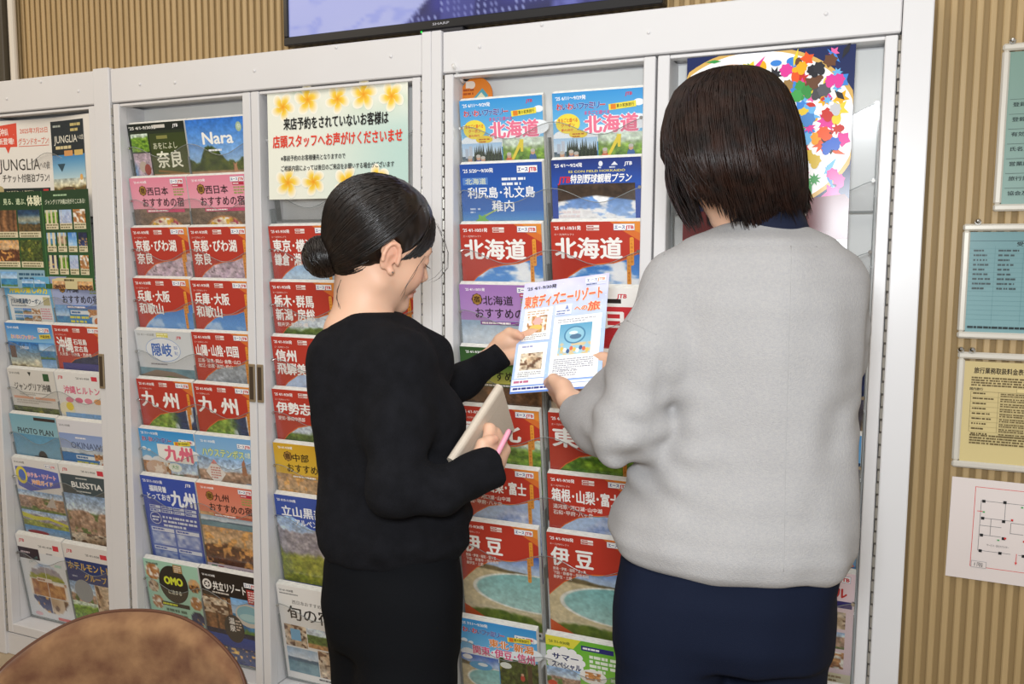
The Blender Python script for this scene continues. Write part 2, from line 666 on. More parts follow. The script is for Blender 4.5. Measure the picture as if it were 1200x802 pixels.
PRINT = mat('printed_paper', rough=0.38, spec=0.45, attr=True)
PRINT_MATT = mat('matt_print', rough=0.6, spec=0.3, attr=True)
PRINT_GLOSS = mat('glossy_print', rough=0.24, spec=0.4, attr=True)
PAPER = mat('page_paper', 'F2F0EA', 0.7, 0.3, noise=(900, 'C9C9C6', .6, (.1, 1, .02)))
WHITE = mat('white_enamel', 'E0DFE0', 0.34, 0.5, noise=(3, 'D8D6D6', .5))
BACKP = mat('white_back_panel', 'F4F4F1', 0.5, 0.4)
STEEL = mat('hinge_steel', 'A8A49C', 0.35, 0.5, metal=0.3)
DARKGAP = mat('hinge_gap', '5E574E', 0.6, 0.3)
BRONZE = mat('bronze_pull', '9A886C', 0.35, 0.5, metal=0.4)
CHROME = mat('chrome', 'C8C6C2', 0.2, 0.5, metal=1.0)
ACRYL = thin_clear('clear_acrylic', 'FEFEFE', .07)
ACRYL_EDGE = clear_mat('acrylic_edge', 'A4AAA8', 0.45, 0.15, 'B4BABA')

# ------------------------------------------------------------------ the room
SLAT = mat('oak_slat', 'BCA175', 0.42, 0.4, noise=(9, '9E8459', .5, (6, 6, .35)))
SLATB = mat('slat_backing', '977E56', 0.6, 0.3)
b = MB()
b.box(-3.6, 1.4, 0.1565, 0.22, 0, 2.9, 1)
p = 0.02355
x = -3.6
while x < 1.4:
    b.box(x, x + p * .58, 0.150, 0.157, 0, 2.9, 0, bev=0.0022)
    x += p
tag(b.build('wall_back', [SLAT, SLATB]), kind='structure')
tag(MB().box(-3.6, 1.4, -3.6, 0.22, -0.05, 0).build('floor', mat('floor_tile', 'B5A286', 0.5, 0.4, noise=(6, '9F8C70', .8))), kind='structure')
b = MB().box(-3.66, -3.6, -3.6, 0.22, 0, 2.9)
tag(b.build('wall_left', mat('left_wall_paint', 'D8D4CC', .7, .3)), kind='structure')
# a white pipe and dark jamb at the far end of the slats
x0 = onY(3, 50, .10)[0]
b = MB()
b.tube([(onY(11, 60, .11)[0], .125, 0), (onY(11, 60, .11)[0], .125, 2.9)], .012, 12, 0)
b.box(x0 - .10, x0, .10, .15, 0, 2.9, 1, bev=.003)
b.box(x0 - .06, x0 - .028, .092, .10, 0, 2.9, 2)
tag(b.build('trim_corner', [mat('pipe_paint', 'DAD2C4', .4), mat('dark_jamb', '4A4234', .5), mat('pale_jamb', 'A9B4B4', .5)]), kind='structure')

# ------------------------------------------------------------------ display cabinets
TILT = math.radians(9.0)
ROW_Z = [1.685, 1.535, 1.394, 1.247, 1.098, 0.953, 0.806, 0.663, 0.408]
HEAD0, HEAD1 = 1.746, 1.84
SILL = 0.108
# door name: (hinge edge, other edge, hinge on the left?)
DOORS = {'A': (-2.546, -2.058, True), 'B': (-1.992, -1.5015, True), 'C': (-0.9885, -1.4985, False), 'D': (-0.932, -0.4235, True), 'E': (0.0505, -0.4185, False)}
ZTOP = 1.742


def door_span(k):
    a, b_, l = DOORS[k]
    return min(a, b_), max(a, b_)


_s = MB().tube([(0, -.010, 0), (0, -.0045, 0)], .0038, 8).build('stud', CHROME)
STUD = _s.data
bpy.data.objects.remove(_s)


def build_door(k, cab):
    lo, hi = door_span(k)
    left = DOORS[k][2]
    hw, mw = 0.027, 0.0255
    lw, rw = (hw, mw) if left else (mw, hw)
    b = MB()
    b.box(lo + .004 * left, lo + lw, 0, .03, SILL - .03, ZTOP, bev=.0018)
    b.box(hi - rw, hi - .004 * (not left), 0, .03, SILL - .03, ZTOP, bev=.0018)
    b.box(lo + lw, hi - rw, .004, .03, ZTOP - .007, ZTOP, bev=.001)
    b.box(lo + lw, hi - rw, .0005, .10, SILL - .03, SILL, bev=.0015)
    b.box(lo + lw, hi - rw, .092, .10, SILL, ZTOP - .003, 1)
    b.box(lo + lw - .003, lo + lw - .0005, .03, .10, SILL, ZTOP - .003, 0)
    b.box(hi - rw + .0005, hi - rw + .003, .03, .10, SILL, ZTOP - .003, 0)
    d = b.build('door', [WHITE, BACKP], cab)
    # piano hinge
    hx_ = lo if left else hi
    h = MB()
    z = SILL - .03
    j = 0
    h.box(hx_ - .0022, hx_ + .0022, .004, .012, z, ZTOP, 1)
    while z < ZTOP - .02:
        h.tube([(hx_ + (.0007 if j % 2 else -.0007), .001, z + .001), (hx_ + (.0007 if j % 2 else -.0007), .001, z + .0215)], .0031, 6, 0)
        z += .0255
        j += 1
    h.build('hinge', [STEEL, DARKGAP], d)
    if k in 'AB' or k == 'C':
        hxc = (hi - .0125) if left else (lo + .012)
        g = MB()
        z0 = onY(296, 449, 0)[2]
        g.box(hxc - .0105, hxc + .0105, -.004, .001, z0 - .052, z0 + .052, 0, bev=.0015)
        g.box(hxc - .0062, hxc + .0062, -.0046, -.0039, z0 - .045, z0 + .045, 1, bev=.0002)
        g.build('handle', [BRONZE, mat('bronze_recess', '55483A', .45, .4, metal=.5)], d)
    # clear pockets
    x0, x1 = lo + lw + .004, hi - rw - .004
    for r, zt in enumerate(ROW_Z):
        pk = MB()
        W = x1 - x0
        n = 36
        wav = lambda t: .297 - .078 + .0165 * math.cos(4 * math.pi * t - .35) - .003 * t
        top = [(W * (i / n - .5), wav(i / n)) for i in range(n + 1)]
        z0 = 0.0 if r >= 7 else .02
        vs, fs = [], []
        for y in (-.0050, -.0035):
            vs += [(a, y, c) for a, c in top]
            vs += [(a, y, z0) for a, c in top]
        m1 = n + 1
        for i in range(n):
            fs += [(i, m1 + i, m1 + i + 1, i + 1), (2 * m1 + i, 2 * m1 + i + 1, 3 * m1 + i + 1, 3 * m1 + i)]
        pk.add(vs, fs, 0)
        pk.tube([(a, -.0042, c) for a, c in top], .0008, 5, 1)
        for xx in (-W / 2, -.0012, W / 2 - .0022):
            zz = .200
            pk.box(xx, xx + .0022, -.0045, .0155, z0, zz, 1)
        if r >= 7 or r == 0:
            pk.box(-W / 2, W / 2, -.0048, .0155, z0 - .0028, z0 - .0006, 1)
        o = pk.build('brochure_pocket', [ACRYL, ACRYL_EDGE], cab)
        o.rotation_euler = (TILT, 0, 0)
        o.location = ((x0 + x1) / 2, .02 + .297 * math.sin(TILT), zt - .297 * math.cos(TILT))
        for xx in (-W / 2 + .0045, W / 2 - .0045):
            q = bpy.data.objects.new('stud', STUD)
            COL.objects.link(q)
            q.parent = o
            q.location = (xx, 0, .232)
    return d


SCREWS = [(8, 116), (92, 107), (164, 99), (298, 83), (458, 66), (562, 55), (760, 38), (48, 96), (394, 51), (635, 27), (205, 97), (968, 16)]


def cabinet(label, x0, x1, posts, doors):
    c = thing('display_cabinet', label, 'cabinet', ((x0 + x1) / 2, .07, 0), group='white brochure cabinets')
    b = MB()
    for (a, d) in posts:
        b.box(a, d, -.005, .14, 0, HEAD1 + .004, bev=.002)
    b.box(x0, x1, .003, .14, 0, SILL - .034, bev=.001)
    b.box(x0, x1, .104, .14, SILL - .034, HEAD0, bev=.001)
    o = b.build('carcass', WHITE, c)
    o.location = (-(x0 + x1) / 2, -.07, 0)
    hp = [a for a in posts]
    lo = max([d for a, d in posts if a <= x0 + .01] + [x0])
    hi = min([a for a, d in posts if d >= x1 - .01] + [x1])
    h = MB().box(lo + .0015, hi - .0015, 0, .14, HEAD0, HEAD1, bev=.0025)
    for (sx, sy) in SCREWS:
        q = onY(sx, sy, 0)
        if lo + .01 < q[0] < hi - .01:
            q[2] = min(max(q[2], HEAD0 + .012), HEAD1 - .008)
            h.ball((q[0], -.0004, q[2]), (.0042, .0028, .0042), 6)
    o = h.build('header_panel', WHITE, c)
    o.location = (-(x0 + x1) / 2, -.07, 0)
    for k in doors:
        n0 = set(c.children)
        build_door(k, c)
        for o in c.children:
            if o not in n0:
                o.location = (o.location[0] - (x0 + x1) / 2, o.location[1] - .07, o.location[2])
    return c


cabinet('white brochure cabinet farthest left, single door, behind the brown chair', -2.80, -2.056, [(-2.80, -2.55)], 'A')
cabinet('white double door brochure cabinet behind the woman in black', -2.0555, -0.961, [(-2.0555, -1.994), (-0.9865, -0.961)], "BC")
cabinet('white double door brochure cabinet in front of the woman in grey', -0.9605, 0.106, [(-0.9605, -0.934), (.0525, .106)], 'DE')

# ------------------------------------------------------------------ brochures
RED, DRED, ORG, NAVY = 'BE3A2B', 'A81F1C', 'DE7634', '2B3D8C'


def badge(c, x=150, y=6, w=47, h=13):
    c.rect(x - .8, y - .8, w + 1.6, h + 1.6, '9AA4C0').rect(x, y, w, h, 'FDFDFD')
    c.text('エース', x + 2, y + 2, h - 4, '2A4A9C', .05, w * .5)
    c.text('JTB', x + w * .58, y + 1.5, h - 3, 'D02A3A', .05, w * .38)


def jtb(c, x, y, h=11, col='D0283A', w=None):
    c.text('JTB', x, y, h, col, .04, w or h * 1.7, it=.15)


def date(c, s, y=10, x=8, h=10, col='FFFFFF', w=None):
    c.text(s, x, y, h, col, .025, w)


def red(d, t1, t2=None, sub=None, photo='cloud', s=1, wide=None, wide2=None):
    t1, t2 = t1.replace('・', '･'), t2 and t2.replace('・', '･')
    sub = sub and [q.replace('・', '･') for q in sub]
    c = Sheet(bg=RED)
    full = photo == 'beach'
    c.photo(0, 74, 210, 205 if full else 150, photo, s)
    xs = [0, 20, 40, 74, 110, 148, 180, 210]
    ys = [168, 147, 128, 107, 99, 95, 85, 70]
    c.band([(x, y - 4) for x, y in zip(xs, ys)], [(x, y) for x, y in zip(xs, ys)], 'E2702C')
    c.band([(x, 0) for x in xs], [(x, y - 3) for x, y in zip(xs, ys)], RED)
    c.poly([(210, 0), (210, 44), (176, 24), (140, 0)], ORG)
    c.poly([(210, 0), (210, 26), (184, 14), (160, 0)], 'E8913A')
    date(c, d, 9)
    c.rect(86, 8, 30, 5.5, 'F4EDE8').rect(86, 15, 30, 5, 'E8CFC8')
    c.lines(88, 9.5, 26, 1, 2.4, 'B04038').lines(88, 16.2, 26, 1, 2.4, 'B04038')
    c.text('エースJTBセレクト', 8, 26, 5.5, 'F6E4DC', 0, 48)
    badge(c)
    if t2 is None:
        c.text(t1, 10, 35, 34 if sub else 50, 'FAF8F4', .035, wide or 158)
        y = 92
    else:
        c.text(t1, 10, 35, 34, 'FAF8F4', .035, wide or min(158, 30 * len(t1)))
        c.text(t2, 10, 72, 34, 'FAF8F4', .035, wide2 or min(158, 30 * len(t2)))
        y = 110
    if sub:
        for i, q in enumerate(sub):
            c.text(q, 12, (76 if t2 is None else y) + i * 15, 12, 'FAF0EA', .02, min(150, 11 * len(q)))
    for (x, y0, y1) in ((186, 38, 96), (179, 80, 142)):
        c.rect(x, y0, 9.5, y1 - y0, 'EDA03A')
        c.ell(x + 4.7, y0, 4.7, 3, 'EDA03A', 10).ell(x + 4.7, y1, 4.7, 3, 'EDA03A', 10)
        for k in range(int((y1 - y0) / 8)):
            c.text('いち旅の夏を歩く'[k % 8], x + 1.8, y0 + 1 + k * 8, 6, 'B04A20')
    if full:
        c.poly([(0, 232), (90, 279), (0, 279)], 'DB6030')
        c.text('心に残る旅へ', 8, 262, 9, 'F4D8C0', 0, 48)
        c.rect(0, 279, 210, 18, 'D8D8D4')
        c.lines(20, 284, 60, 1, 6, '8A6A80').rect(92, 283, 26, 9, '2F5A4A').rect(146, 284, 60, 7, '3A3A44')
    else:
        c.rect(0, 214, 210, 83, '22337A')
    return c


def inn(bg, region, d, c1, photo, s, band=None, dark='2A1E1C', full=False):
    c = Sheet(bg=bg)
    c.photo(0, 88, 210, 140 if not full else 150, photo, s)
    c.band([(0, 0), (210, 0)], [(0, 88), (210, 88)], bg)
    c.grad(0, 0, 210, 60, c1, bg)
    date(c, d, 8, 16, 8)
    badge(c, 152, 6, 46, 12)
    c.rect(158, 20, 38, 8, 'C03048').lines(160, 22.5, 34, 1, 3, 'F4E0E0')
    c.lines(160, 32, 38, 3, 4, '9AA85A')
    c.star(46, 36, 15, '4A2A16', 8, .88).ell(46, 36, 11.5, 13, 'A8803A', 12)
    c.text('宿', 38, 28, 16, '3A1E10', .03)
    c.text(region, 62, 26, 24, dark, .010, 26 * len(region))
    c.text('おすすめの宿', 40, 56, 27, dark, .010, 152)
    c.rect(52, 89, 140, 9, band or bg)
    c.lines(56, 91.5, 132, 1, 4.4, 'F8F0EC')
    return c


def family(d, region, photo1, photo2, s=1, lines2=None, col='EE7A98'):
    c = Sheet(bg='3F9ADC')
    c.grad(0, 0, 210, 92, '3A98DC', '7FC4EE')
    for (x, y, r) in ((20, 96, 20), (60, 98, 24), (110, 92, 30), (160, 88, 34), (198, 70, 26), (200, 30, 12), (12, 62, 9), (30, 66, 7)):
        c.ell(x, y, r, r * .62, 'F2F8FC', 18)
    c.rect(0, 92, 210, 10, 'F2F8FC')
    c.photo(0, 100, 104, 130, photo1, s).photo(106, 92, 104, 138, photo2, s + 3)
    date(c, d, 7, 8, 10)
    jtb(c, 170, 6, 9) if lines2 is None else badge(c, 152, 22, 50, 13)
    cols = ['C8242C', '2A4A9C', 'D8343A', '2A4A9C', '2A5AA8', '2A5AA8', '6A2A88', '2A6AB8', 'C83A3A']
    x = 10
    for ch, q in zip('わいわいファミリー', cols):
        w = 12 if ch not in 'ァ' else 9
        c.otext(ch, x, 22 + (2 if q == 'E8842C' else 0), 17, q, 'FFFFFF', .045, w, ow=.025)
        x += w + 1.2
    c.poly([(132, 31), (194, 26), (195, 39), (133, 44)], 'F2E24A').rect(137, 31, 12, 11, 'E8842C')
    c.text('夏の家族旅行', 150, 31.5, 8, '4A3A20', .02, 40, rot=-.06)
    if lines2 is None:
        c.ell(36, 68, 29, 22, 'F4E04C', 24).ell(60, 92, 22, 9, 'F0D23C', 18)
        c.text('まるごと遊べる', 13, 56, 9, 'D8462A', .03, 46).text('クーポン', 20, 67, 9, 'D8462A', .03, 32).text('最大5枚付', 20, 79, 6, 'D8462A', .02, 28)
        c.lines(46, 90, 28, 2, 3, 'C06A20')
        c.text('まるごと遊べる', 76, 42, 9, 'E0508A', .02, 58)
        c.otext(region, 76, 52, 40, col, 'FFFFFF', .045, 122, ow=.05)
    else:
        c.otext(lines2[0], 82, 44, 24, 'E88A3A', 'FFFFFF', .035, 118, ow=.05)
        c.otext(lines2[1], 36, 70, 26, 'E0588A', 'FFFFFF', .035, 166, ow=.05)
    return c


PAGES = []
for k_ in range(3):
    rr = random.Random(k_)
    mb = MB()
    y_ = .0004
    for q_ in range(7):
        t_ = .0021
        mb.box(-.1045 + rr.uniform(-.0006, .0006), .1045 + rr.uniform(-.0006, .0006) + q_ * .0003, y_, y_ + t_ - .0002, .0006, .2966 + q_ * .0010 + rr.uniform(-.0004, .0004))
        y_ += t_
    o_ = mb.build('pages', PAPER)
    PAGES.append(o_.data)
    bpy.data.objects.remove(o_)
rnd = random.Random(5)
GROUP = 'travel brochures in the cabinet pockets'


def put(door, row, side, me, label):
    lo, hi = door_span(door)
    left = DOORS[door][2]
    a = lo + (.027 if left else .0255) + .0065
    e = hi - (.0255 if left else .027) - .0065
    sc = min(1.0, (e - a - .005) / 2 / .210)
    xc = a + .105 * sc if side == 0 else e - .105 * sc
    z = ROW_Z[row] + rnd.uniform(-.002, .002)
    t = thing('brochure', label, 'brochure', (xc, .02 + .297 * math.sin(TILT), z - .297 * math.cos(TILT)), (TILT, rnd.uniform(-.004, .004), 0), GROUP)
    t.scale = (sc, 1, 1)
    for nm, m in (('cover', me), ('pages', PAGES[rnd.randrange(3)])):
        o = bpy.data.objects.new(nm, m)
        COL.objects.link(o)
        o.parent = t
    return t


def both(door, row, me, lab_l, lab_r):
    put(door, row, 0, me, lab_l)
    put(door, row, 1, me, lab_r)


def mk(c, m=None):
    return c.mesh('cover', m or PRINT)


# --- door D, in front of the woman in grey
m_ = mk(family("'25 6/11〜9/29発", '北海道', 'forest', 'meadow', 4))
c = family("'25 6/11〜9/29発", '北海道', 'dawn', 'meadow', 4)
c.grad(0, 100, 104, 30, 'A8CDEE', 'DCEAF4')
for i in range(16):
    h_ = 10 + 22 * rnd.random()
    x_ = 34 + i * 4.4
    c.poly([(x_, 106 + 24 - h_), (x_ - 5, 146), (x_ + 5, 146)], '1E2E1E' if i % 2 else '33422A')
c.rect(8, 112, 9, 22, 'B8C4D4').rect(19, 106, 8, 28, 'C4CCD8')
for (x_, y_, q_) in ((20, 140, 'C8785A'), (42, 138, '6A6AA8'), (54, 142, 'B05A70'), (122, 136, 'D86A40'), (182, 130, '3A6AA8')):
    c.ell(x_, y_ + 10, 9, 12, q_, 14).ell(x_, y_ - 4, 5.5, 6, 'D8A888', 12).ell(x_, y_ - 8, 6, 4, 'C8C4BC', 10)
c.poly([(128, 140), (150, 100), (157, 104), (134, 142)], 'F0D83A').poly([(150, 96), (160, 96), (158, 124), (152, 124)], 'F0D83A')
m_ = mk(c)
both('D', 0, m_, 'light blue Hokkaido family brochure with pink title, topmost, beside the round tag',
     'light blue Hokkaido family brochure with pink title, right one of the topmost pair')
c = Sheet(bg='2A63B8')
c.grad(0, 0, 210, 200, '2450A8', '3E86CC').photo(0, 118, 210, 40, 'lake', 7)
c.grad(0, 112, 210, 22, '3A78C4', '5A9AD2')
date(c, "'25 5/20〜9/30発", 10, 8, 11)
badge(c, 148, 8, 50, 15)
c.rect(6, 32, 66, 17, '5A86CC').text('北海道', 13, 33, 15, 'D8E0C8', .02, 54)
c.lines(108, 34, 60, 2, 6, 'F0F4FA').text('利尻島･礼文島', 18, 54, 27, 'F4F6FA', .025, 172).text('稚内', 80, 86, 27, 'F4F6FA', .025, 56)
c.star(52, 134, 18, '7AB85A', 6, .6).poly([(60, 120), (92, 106), (94, 108), (62, 124)], 'A8C070')
c.lines(22, 104, 14, 2, 4, 'C8D8F0').lines(42, 104, 12, 1, 4, 'C8D8F0')
put('D', 1, 0, mk(c), 'blue Rishiri and Rebun islands brochure with white title and small green map')
c = Sheet(bg='2A4FA8')
c.grad(0, 0, 210, 60, '21357C', '2A58B4').photo(14, 56, 182, 100, 'stadium', 3)
date(c, "'25 4/1〜9/24発", 8, 8, 10)
c.text('ES CON FIELD HOKKAIDO', 42, 24, 7, 'F0E060', .02, 132)
c.text('JTB', 16, 35, 19, 'D8303A', .04, 28, it=.2).text('特別野球観戦プラン', 45, 34, 20, 'FAFAFA', .035, 142, it=.12)
jtb(c, 172, 8, 10, 'F4F4FA')
c.ell(118, 12, 5, 6, 'E8ECF4', 10).poly([(142, 16), (150, 8), (158, 16)], 'E8ECF4').lines(138, 19, 24, 1, 3, 'D0D8EC').lines(112, 19, 14, 1, 3, 'D0D8EC')
c.lines(16, 116, 50, 4, 5, 'F4E8E8').rect(172, 146, 30, 12, 'F0D84A')
put('D', 1, 1, mk(c), 'navy baseball stadium plan brochure with a photo of an arched stadium roof')
m_ = mk(red("'25 4/1-10/31発", '北海道', photo='cloud', s=5))
both('D', 2, m_, 'red Hokkaido brochure with cloudy sky, left of the pair, under the blue island brochure',
     'red Hokkaido brochure with cloudy sky, right of the pair, under the stadium brochure')
m_ = mk(inn('B48AC6', '北海道', "'25 4/1-10/31発", 'A678BC', 'lake', 2, '8A4A9A'))
put('D', 3, 0, m_, 'purple Hokkaido inns brochure with a lake photo, left of the held flyer')
c = Sheet(bg='F4F2EE')
jtb(c, 160, 12, 13)
c.rect(20, 26, 150, 10, '2A2422').rect(0, 44, 210, 253, 'C8343A').text('日', 130, 52, 44, 'F8F4F0', .04, 44)
put('D', 3, 1, mk(c), 'white brochure with red lower half, behind the upper right corner of the held flyer')
c = inn('3E6A34', '東北', "'25 4/1-9/30発", '2E5428', 'wood', 6, '2A4A20', 'F0E8D0')
c.grad(0, 45, 210, 44, '5E8A3E', 'C8C060').text('おすすめの宿', 40, 56, 27, '2A2A18', .022, 152)
put('D', 4, 0, mk(c), 'dark green inns brochure behind the hand of the woman in black')
c = Sheet(bg='5A4632')
c.photo(0, 0, 210, 297, 'room', 12)
put('D', 4, 1, mk(c), 'brown brochure mostly hidden behind the held flyer and grey sleeve')
m_ = mk(red("'25 4/1-9/30発", '東 北', photo='meadow', s=4, wide=150))
both('D', 5, m_, 'red Tohoku brochure with green meadow, behind the beige tablet case',
     'red Tohoku brochure with green meadow, beside the grey sleeve of the woman in grey')
m_ = mk(red("'25 4/1-9/30発", '箱根・山梨・富士', photo='snow', s=6, wide=166, sub=['湯河原・河口湖・山中湖', '石和・甲府・八ヶ岳']))
both('D', 6, m_, 'red Hakone and Fuji brochure, beside the cuff of the woman in black',
     'red Hakone and Fuji brochure with snowy mountain, next to the grey sweater')
c = red("'25 4/1-9/30発", '伊 豆', photo='beach', s=3, wide=104)
for i, q in enumerate(('熱海・伊東・稲取・堂ヶ島', '下田・修善寺・伊豆長岡', '東伊豆・土肥')):
    c.text(q, 14, 88 + i * 11, 9, 'FAF0EA', .02, (82, 88, 46)[i])
m_ = mk(c)
both('D', 7, m_, 'red Izu brochure with a bay beach, left one, beside the black trousers',
     'red Izu brochure with a bay beach, right one, beside the navy trousers')
c = family("'25 7/11〜9/30発", '', 'beach', 'forest', 8, lines2=('東北･新潟', '関東･伊豆･信州'))
c.ell(54, 128, 32, 12, '5AA8D8', 18).ell(60, 124, 14, 5, 'E8F0F4', 12).ell(18, 108, 14, 7, 'F8F8F8', 12).ell(124, 112, 16, 9, 'F4F8F0', 12)
c.rect(182, 100, 12, 80, '5A4630').ell(168, 140, 6, 9, 'C84A3A', 12).ell(168, 130, 4, 4, 'E0B090', 10)
put('D', 8, 0, mk(c), 'light blue family brochure for Tohoku and Kanto, bottom row beside the black trousers')
c = Sheet(bg='7CC242')
c.grad(0, 0, 210, 120, '6CB83A', '8ECC50').poly([(0, 0), (90, 0), (70, 26), (0, 26)], 'E8E04A').rect(90, 12, 80, 13, '2A2F78')
date(c, "'25 7/1-9/30発", 10, 8, 9, '3A5A2A')
c.lines(94, 16, 72, 1, 5, 'F4F4FA').rect(176, 14, 30, 11, 'F8F4F4').lines(178, 17, 26, 1, 5, 'D04A6A')
for i in range(12):
    c.ell(48 + 40 * math.cos(i * .52), 62 + 28 * math.sin(i * .52), 12, 10, 'FAFAFA', 12)
c.ell(48, 62, 42, 30, 'FAFAFA', 24)
c.text('サマー', 16, 44, 19, '22306A', .04, 66).text('スペシャル', 14, 66, 19, '22306A', .04, 74)
c.lines(110, 34, 72, 4, 8, 'F0F8E8', 1.5)
c.photo(0, 84, 86, 90, 'town', 5).ell(118, 92, 34, 20, 'F4F0EA', 20)
c.photo(98, 80, 40, 22, 'food', 9).rect(160, 84, 14, 60, '5AA830').text('親', 161, 86, 12, 'FFFFFF').text('子', 161, 100, 12, 'FFFFFF')
c.photo(186, 60, 24, 30, 'room', 3).ell(14, 130, 12, 8, 'D84A30', 14)
put('D', 8, 1, mk(c), 'green summer special brochure with white cloud title, bottom row beside the navy trousers')

# --- door B
c = Sheet(bg='24301E')
c.rect(0, 0, 210, 22, '17201A').text("'25 4/1-9/30発", 6, 6, 11, 'F0F0EA', .03, 100).rect(98, 6, 42, 9, 'D8D4CC')
jtb(c, 168, 5, 11, 'F0F0F0')
c.photo(8, 28, 64, 50, 'meadow', 8).photo(8, 82, 64, 64, 'blossom', 3).rect(78, 30, 132, 112, '3E4A1E')
c.grad(78, 30, 132, 112, '36441C', '4A5424').rect(104, 36, 40, 9, '8A8A4A').text('あをによし', 88, 54, 20, 'E4E6C8', 0, 88)
c.text('奈良', 96, 78, 48, 'F0F0DC', .03, 92).poly([(96, 130), (190, 140), (192, 146), (94, 136)], '8A6A30')
c.ell(40, 120, 14, 16, 'C8B8A8', 14).ell(56, 128, 12, 16, 'A03A30', 14).rect(78, 142, 132, 80, 'B88A64')
put('B', 0, 0, mk(c), 'dark green Nara brochure with small photos, topmost in the left column')
c = Sheet(bg='5A92D8')
c.photo(0, 0, 210, 230, 'field', 6)
c.text('Nara', 54, 28, 44, 'FAFAF6', .03, 104).lines(70, 82, 80, 1, 5, 'F0F4FA').ell(182, 26, 10, 13, 'A8C0A0', 16).text('奈', 176, 18, 14, 'E8F0E4', 0)
c.poly([(148, 152), (154, 128), (150, 118), (156, 124), (164, 118), (160, 128), (166, 152)], 'C8906A')
put('B', 0, 1, mk(c), 'blue sky brochure titled Nara with trees and a deer field')
m_ = mk(inn('EFA2B4', '西日本', "'25 4/1-9/30発", 'E88CA4', 'stew', 4, 'D84A78'))
both('B', 1, m_, 'pink West Japan inns brochure, left of the pair, below the dark green Nara brochure',
     'pink West Japan inns brochure, right of the pair, below the blue Nara brochure')
m_ = mk(red("'25 4/1-9/30発", '京都・びわ湖', '奈良', photo='blossom', s=3, wide=152, wide2=58))
both('B', 2, m_, 'red Kyoto and Lake Biwa brochure, left of the pair, below the pink inns brochures',
     'red Kyoto and Lake Biwa brochure, right of the pair, below the pink inns brochures')
m_ = mk(red("'25 4/1-9/30発", '兵庫・大阪', '和歌山', photo='sky', s=9, wide=122, wide2=90))
both('B', 3, m_, 'red Hyogo and Osaka brochure, left of the pair, above the pale Oki brochure',
     'red Hyogo and Osaka brochure, right of the pair, with pale blue sky')
c = Sheet(bg='C6CFD8')
c.photo(0, 0, 210, 150, 'lake', 11).grad(0, 0, 210, 112, 'D2D6D8', 'D8DCE0')
c.text("'25 4/1〜9/30発", 8, 8, 9, '6A6A68', 0, 66).rect(82, 6, 44, 13, 'D8D060').lines(84, 8, 40, 2, 4, 'F4F0C0')
jtb(c, 156, 12, 10)
c.ell(100, 56, 66, 36, '9AB0D4', 28).ell(100, 56, 64, 34, 'E2E6EA', 28).text('隠岐', 58, 36, 40, '3A68B8', .025, 74).text('知夫', 142, 42, 12, '3A68B8', 0, 14).text('海士', 142, 58, 12, '3A68B8', 0, 14)
c.lines(46, 98, 110, 1, 4, '8A8A90').band([(0, 136), (60, 118), (130, 122), (210, 142)], [(0, 160), (60, 160), (130, 160), (210, 160)], '8A7A6A')
c.band([(60, 146), (110, 134), (160, 140)], [(60, 160), (110, 160), (160, 160)], '5A7A34')
put('B', 4, 0, mk(c), 'pale grey Oki islands brochure with blue title')
m_ = mk(red("'25 4/1-9/30発", '山陽・山陰・四国', photo='splashless', s=5, wide=150, sub=['広島・宮島・岡山・倉敷・山口', '松江・出雲・高松・松山']))
put('B', 4, 1, m_, 'red Sanyo, Sanin and Shikoku brochure beside the pale Oki brochure')
m_ = mk(red("'25 4/1-9/30発", '九 州', photo='falls', s=7, wide=140))
both('B', 5, m_, 'red Kyushu brochure with green falls, left of the pair, under the pale Oki brochure',
     'red Kyushu brochure with green falls, right of the pair, level with the bronze door pulls')
c = family("'25 7/1〜9/30発", '', 'food', 'town', 6, lines2=('', ''))
c.rect(66, 42, 130, 54, 'F4F4F0').otext('九州', 92, 44, 48, 'E8708A', 'FFF0E0', .05, 104, ow=.05)
c.ell(50, 122, 40, 26, 'D8B8A0', 20).star(60, 126, 22, 'F0E0D0', 7, .6).ell(124, 112, 26, 14, 'F0F6EA', 16).text('大分', 112, 104, 13, '4A9A4A', .02)
put('B', 6, 0, mk(c), 'light blue Kyushu family brochure with pink title')
c = Sheet(bg='6FA6DC')
c.grad(0, 0, 210, 80, '7AB2E4', '9CC6E8').photo(0, 66, 210, 140, 'town', 8)
date(c, "'25 4/1-9/30発", 12, 20, 9)
badge(c, 152, 16, 46, 13)
c.otext('ハウステンボス', 22, 36, 26, 'F0F4B0', '6A9A3A', .02, 150, ow=.05).text('の旅', 176, 38, 18, 'F4F8D0', .02, 18)
c.poly([(60, 70), (98, 112), (62, 152), (26, 110)], 'F4EEE8').poly([(60, 70), (72, 84), (48, 84)], 'E88A80').lines(44, 94, 36, 5, 4, 'D08A80')
c.ell(176, 152, 22, 18, '9ABCE0', 18).poly([(160, 74), (170, 60), (176, 110), (158, 110)], 'B07A5A')
put('B', 6, 1, mk(c), 'sky blue theme park resort brochure with a red brick town photo')
c = Sheet(bg='3A55B4')
date(c, "'25 5/11-10/31発", 10, 8, 11)
jtb(c, 172, 8, 12, 'F4F4FA')
c.text('福岡発着', 30, 28, 20, 'F0F4FC', .04, 66).text('とっておき', 18, 52, 22, 'F0F4FC', .04, 90).text('九州', 110, 36, 52, 'F4F8FF', .045, 92)
for i in range(2):
    for j in range(4):
        c.rect(20 + j * 46, 92 + i * 12, 42, 9, 'DCE4F4')
        c.lines(22 + j * 46, 94 + i * 12, 38, 1, 4.5, '3A55B4', seed=i * 4 + j)
c.ell(38, 134, 22, 20, 'E8EEF8', 20).ell(38, 134, 20, 18, '2F49A4', 20).lines(24, 128, 28, 2, 5, 'F0F4FC')
c.lines(66, 124, 130, 3, 7, 'E8EEFA').rect(8, 158, 194, 128, '5E78C4')
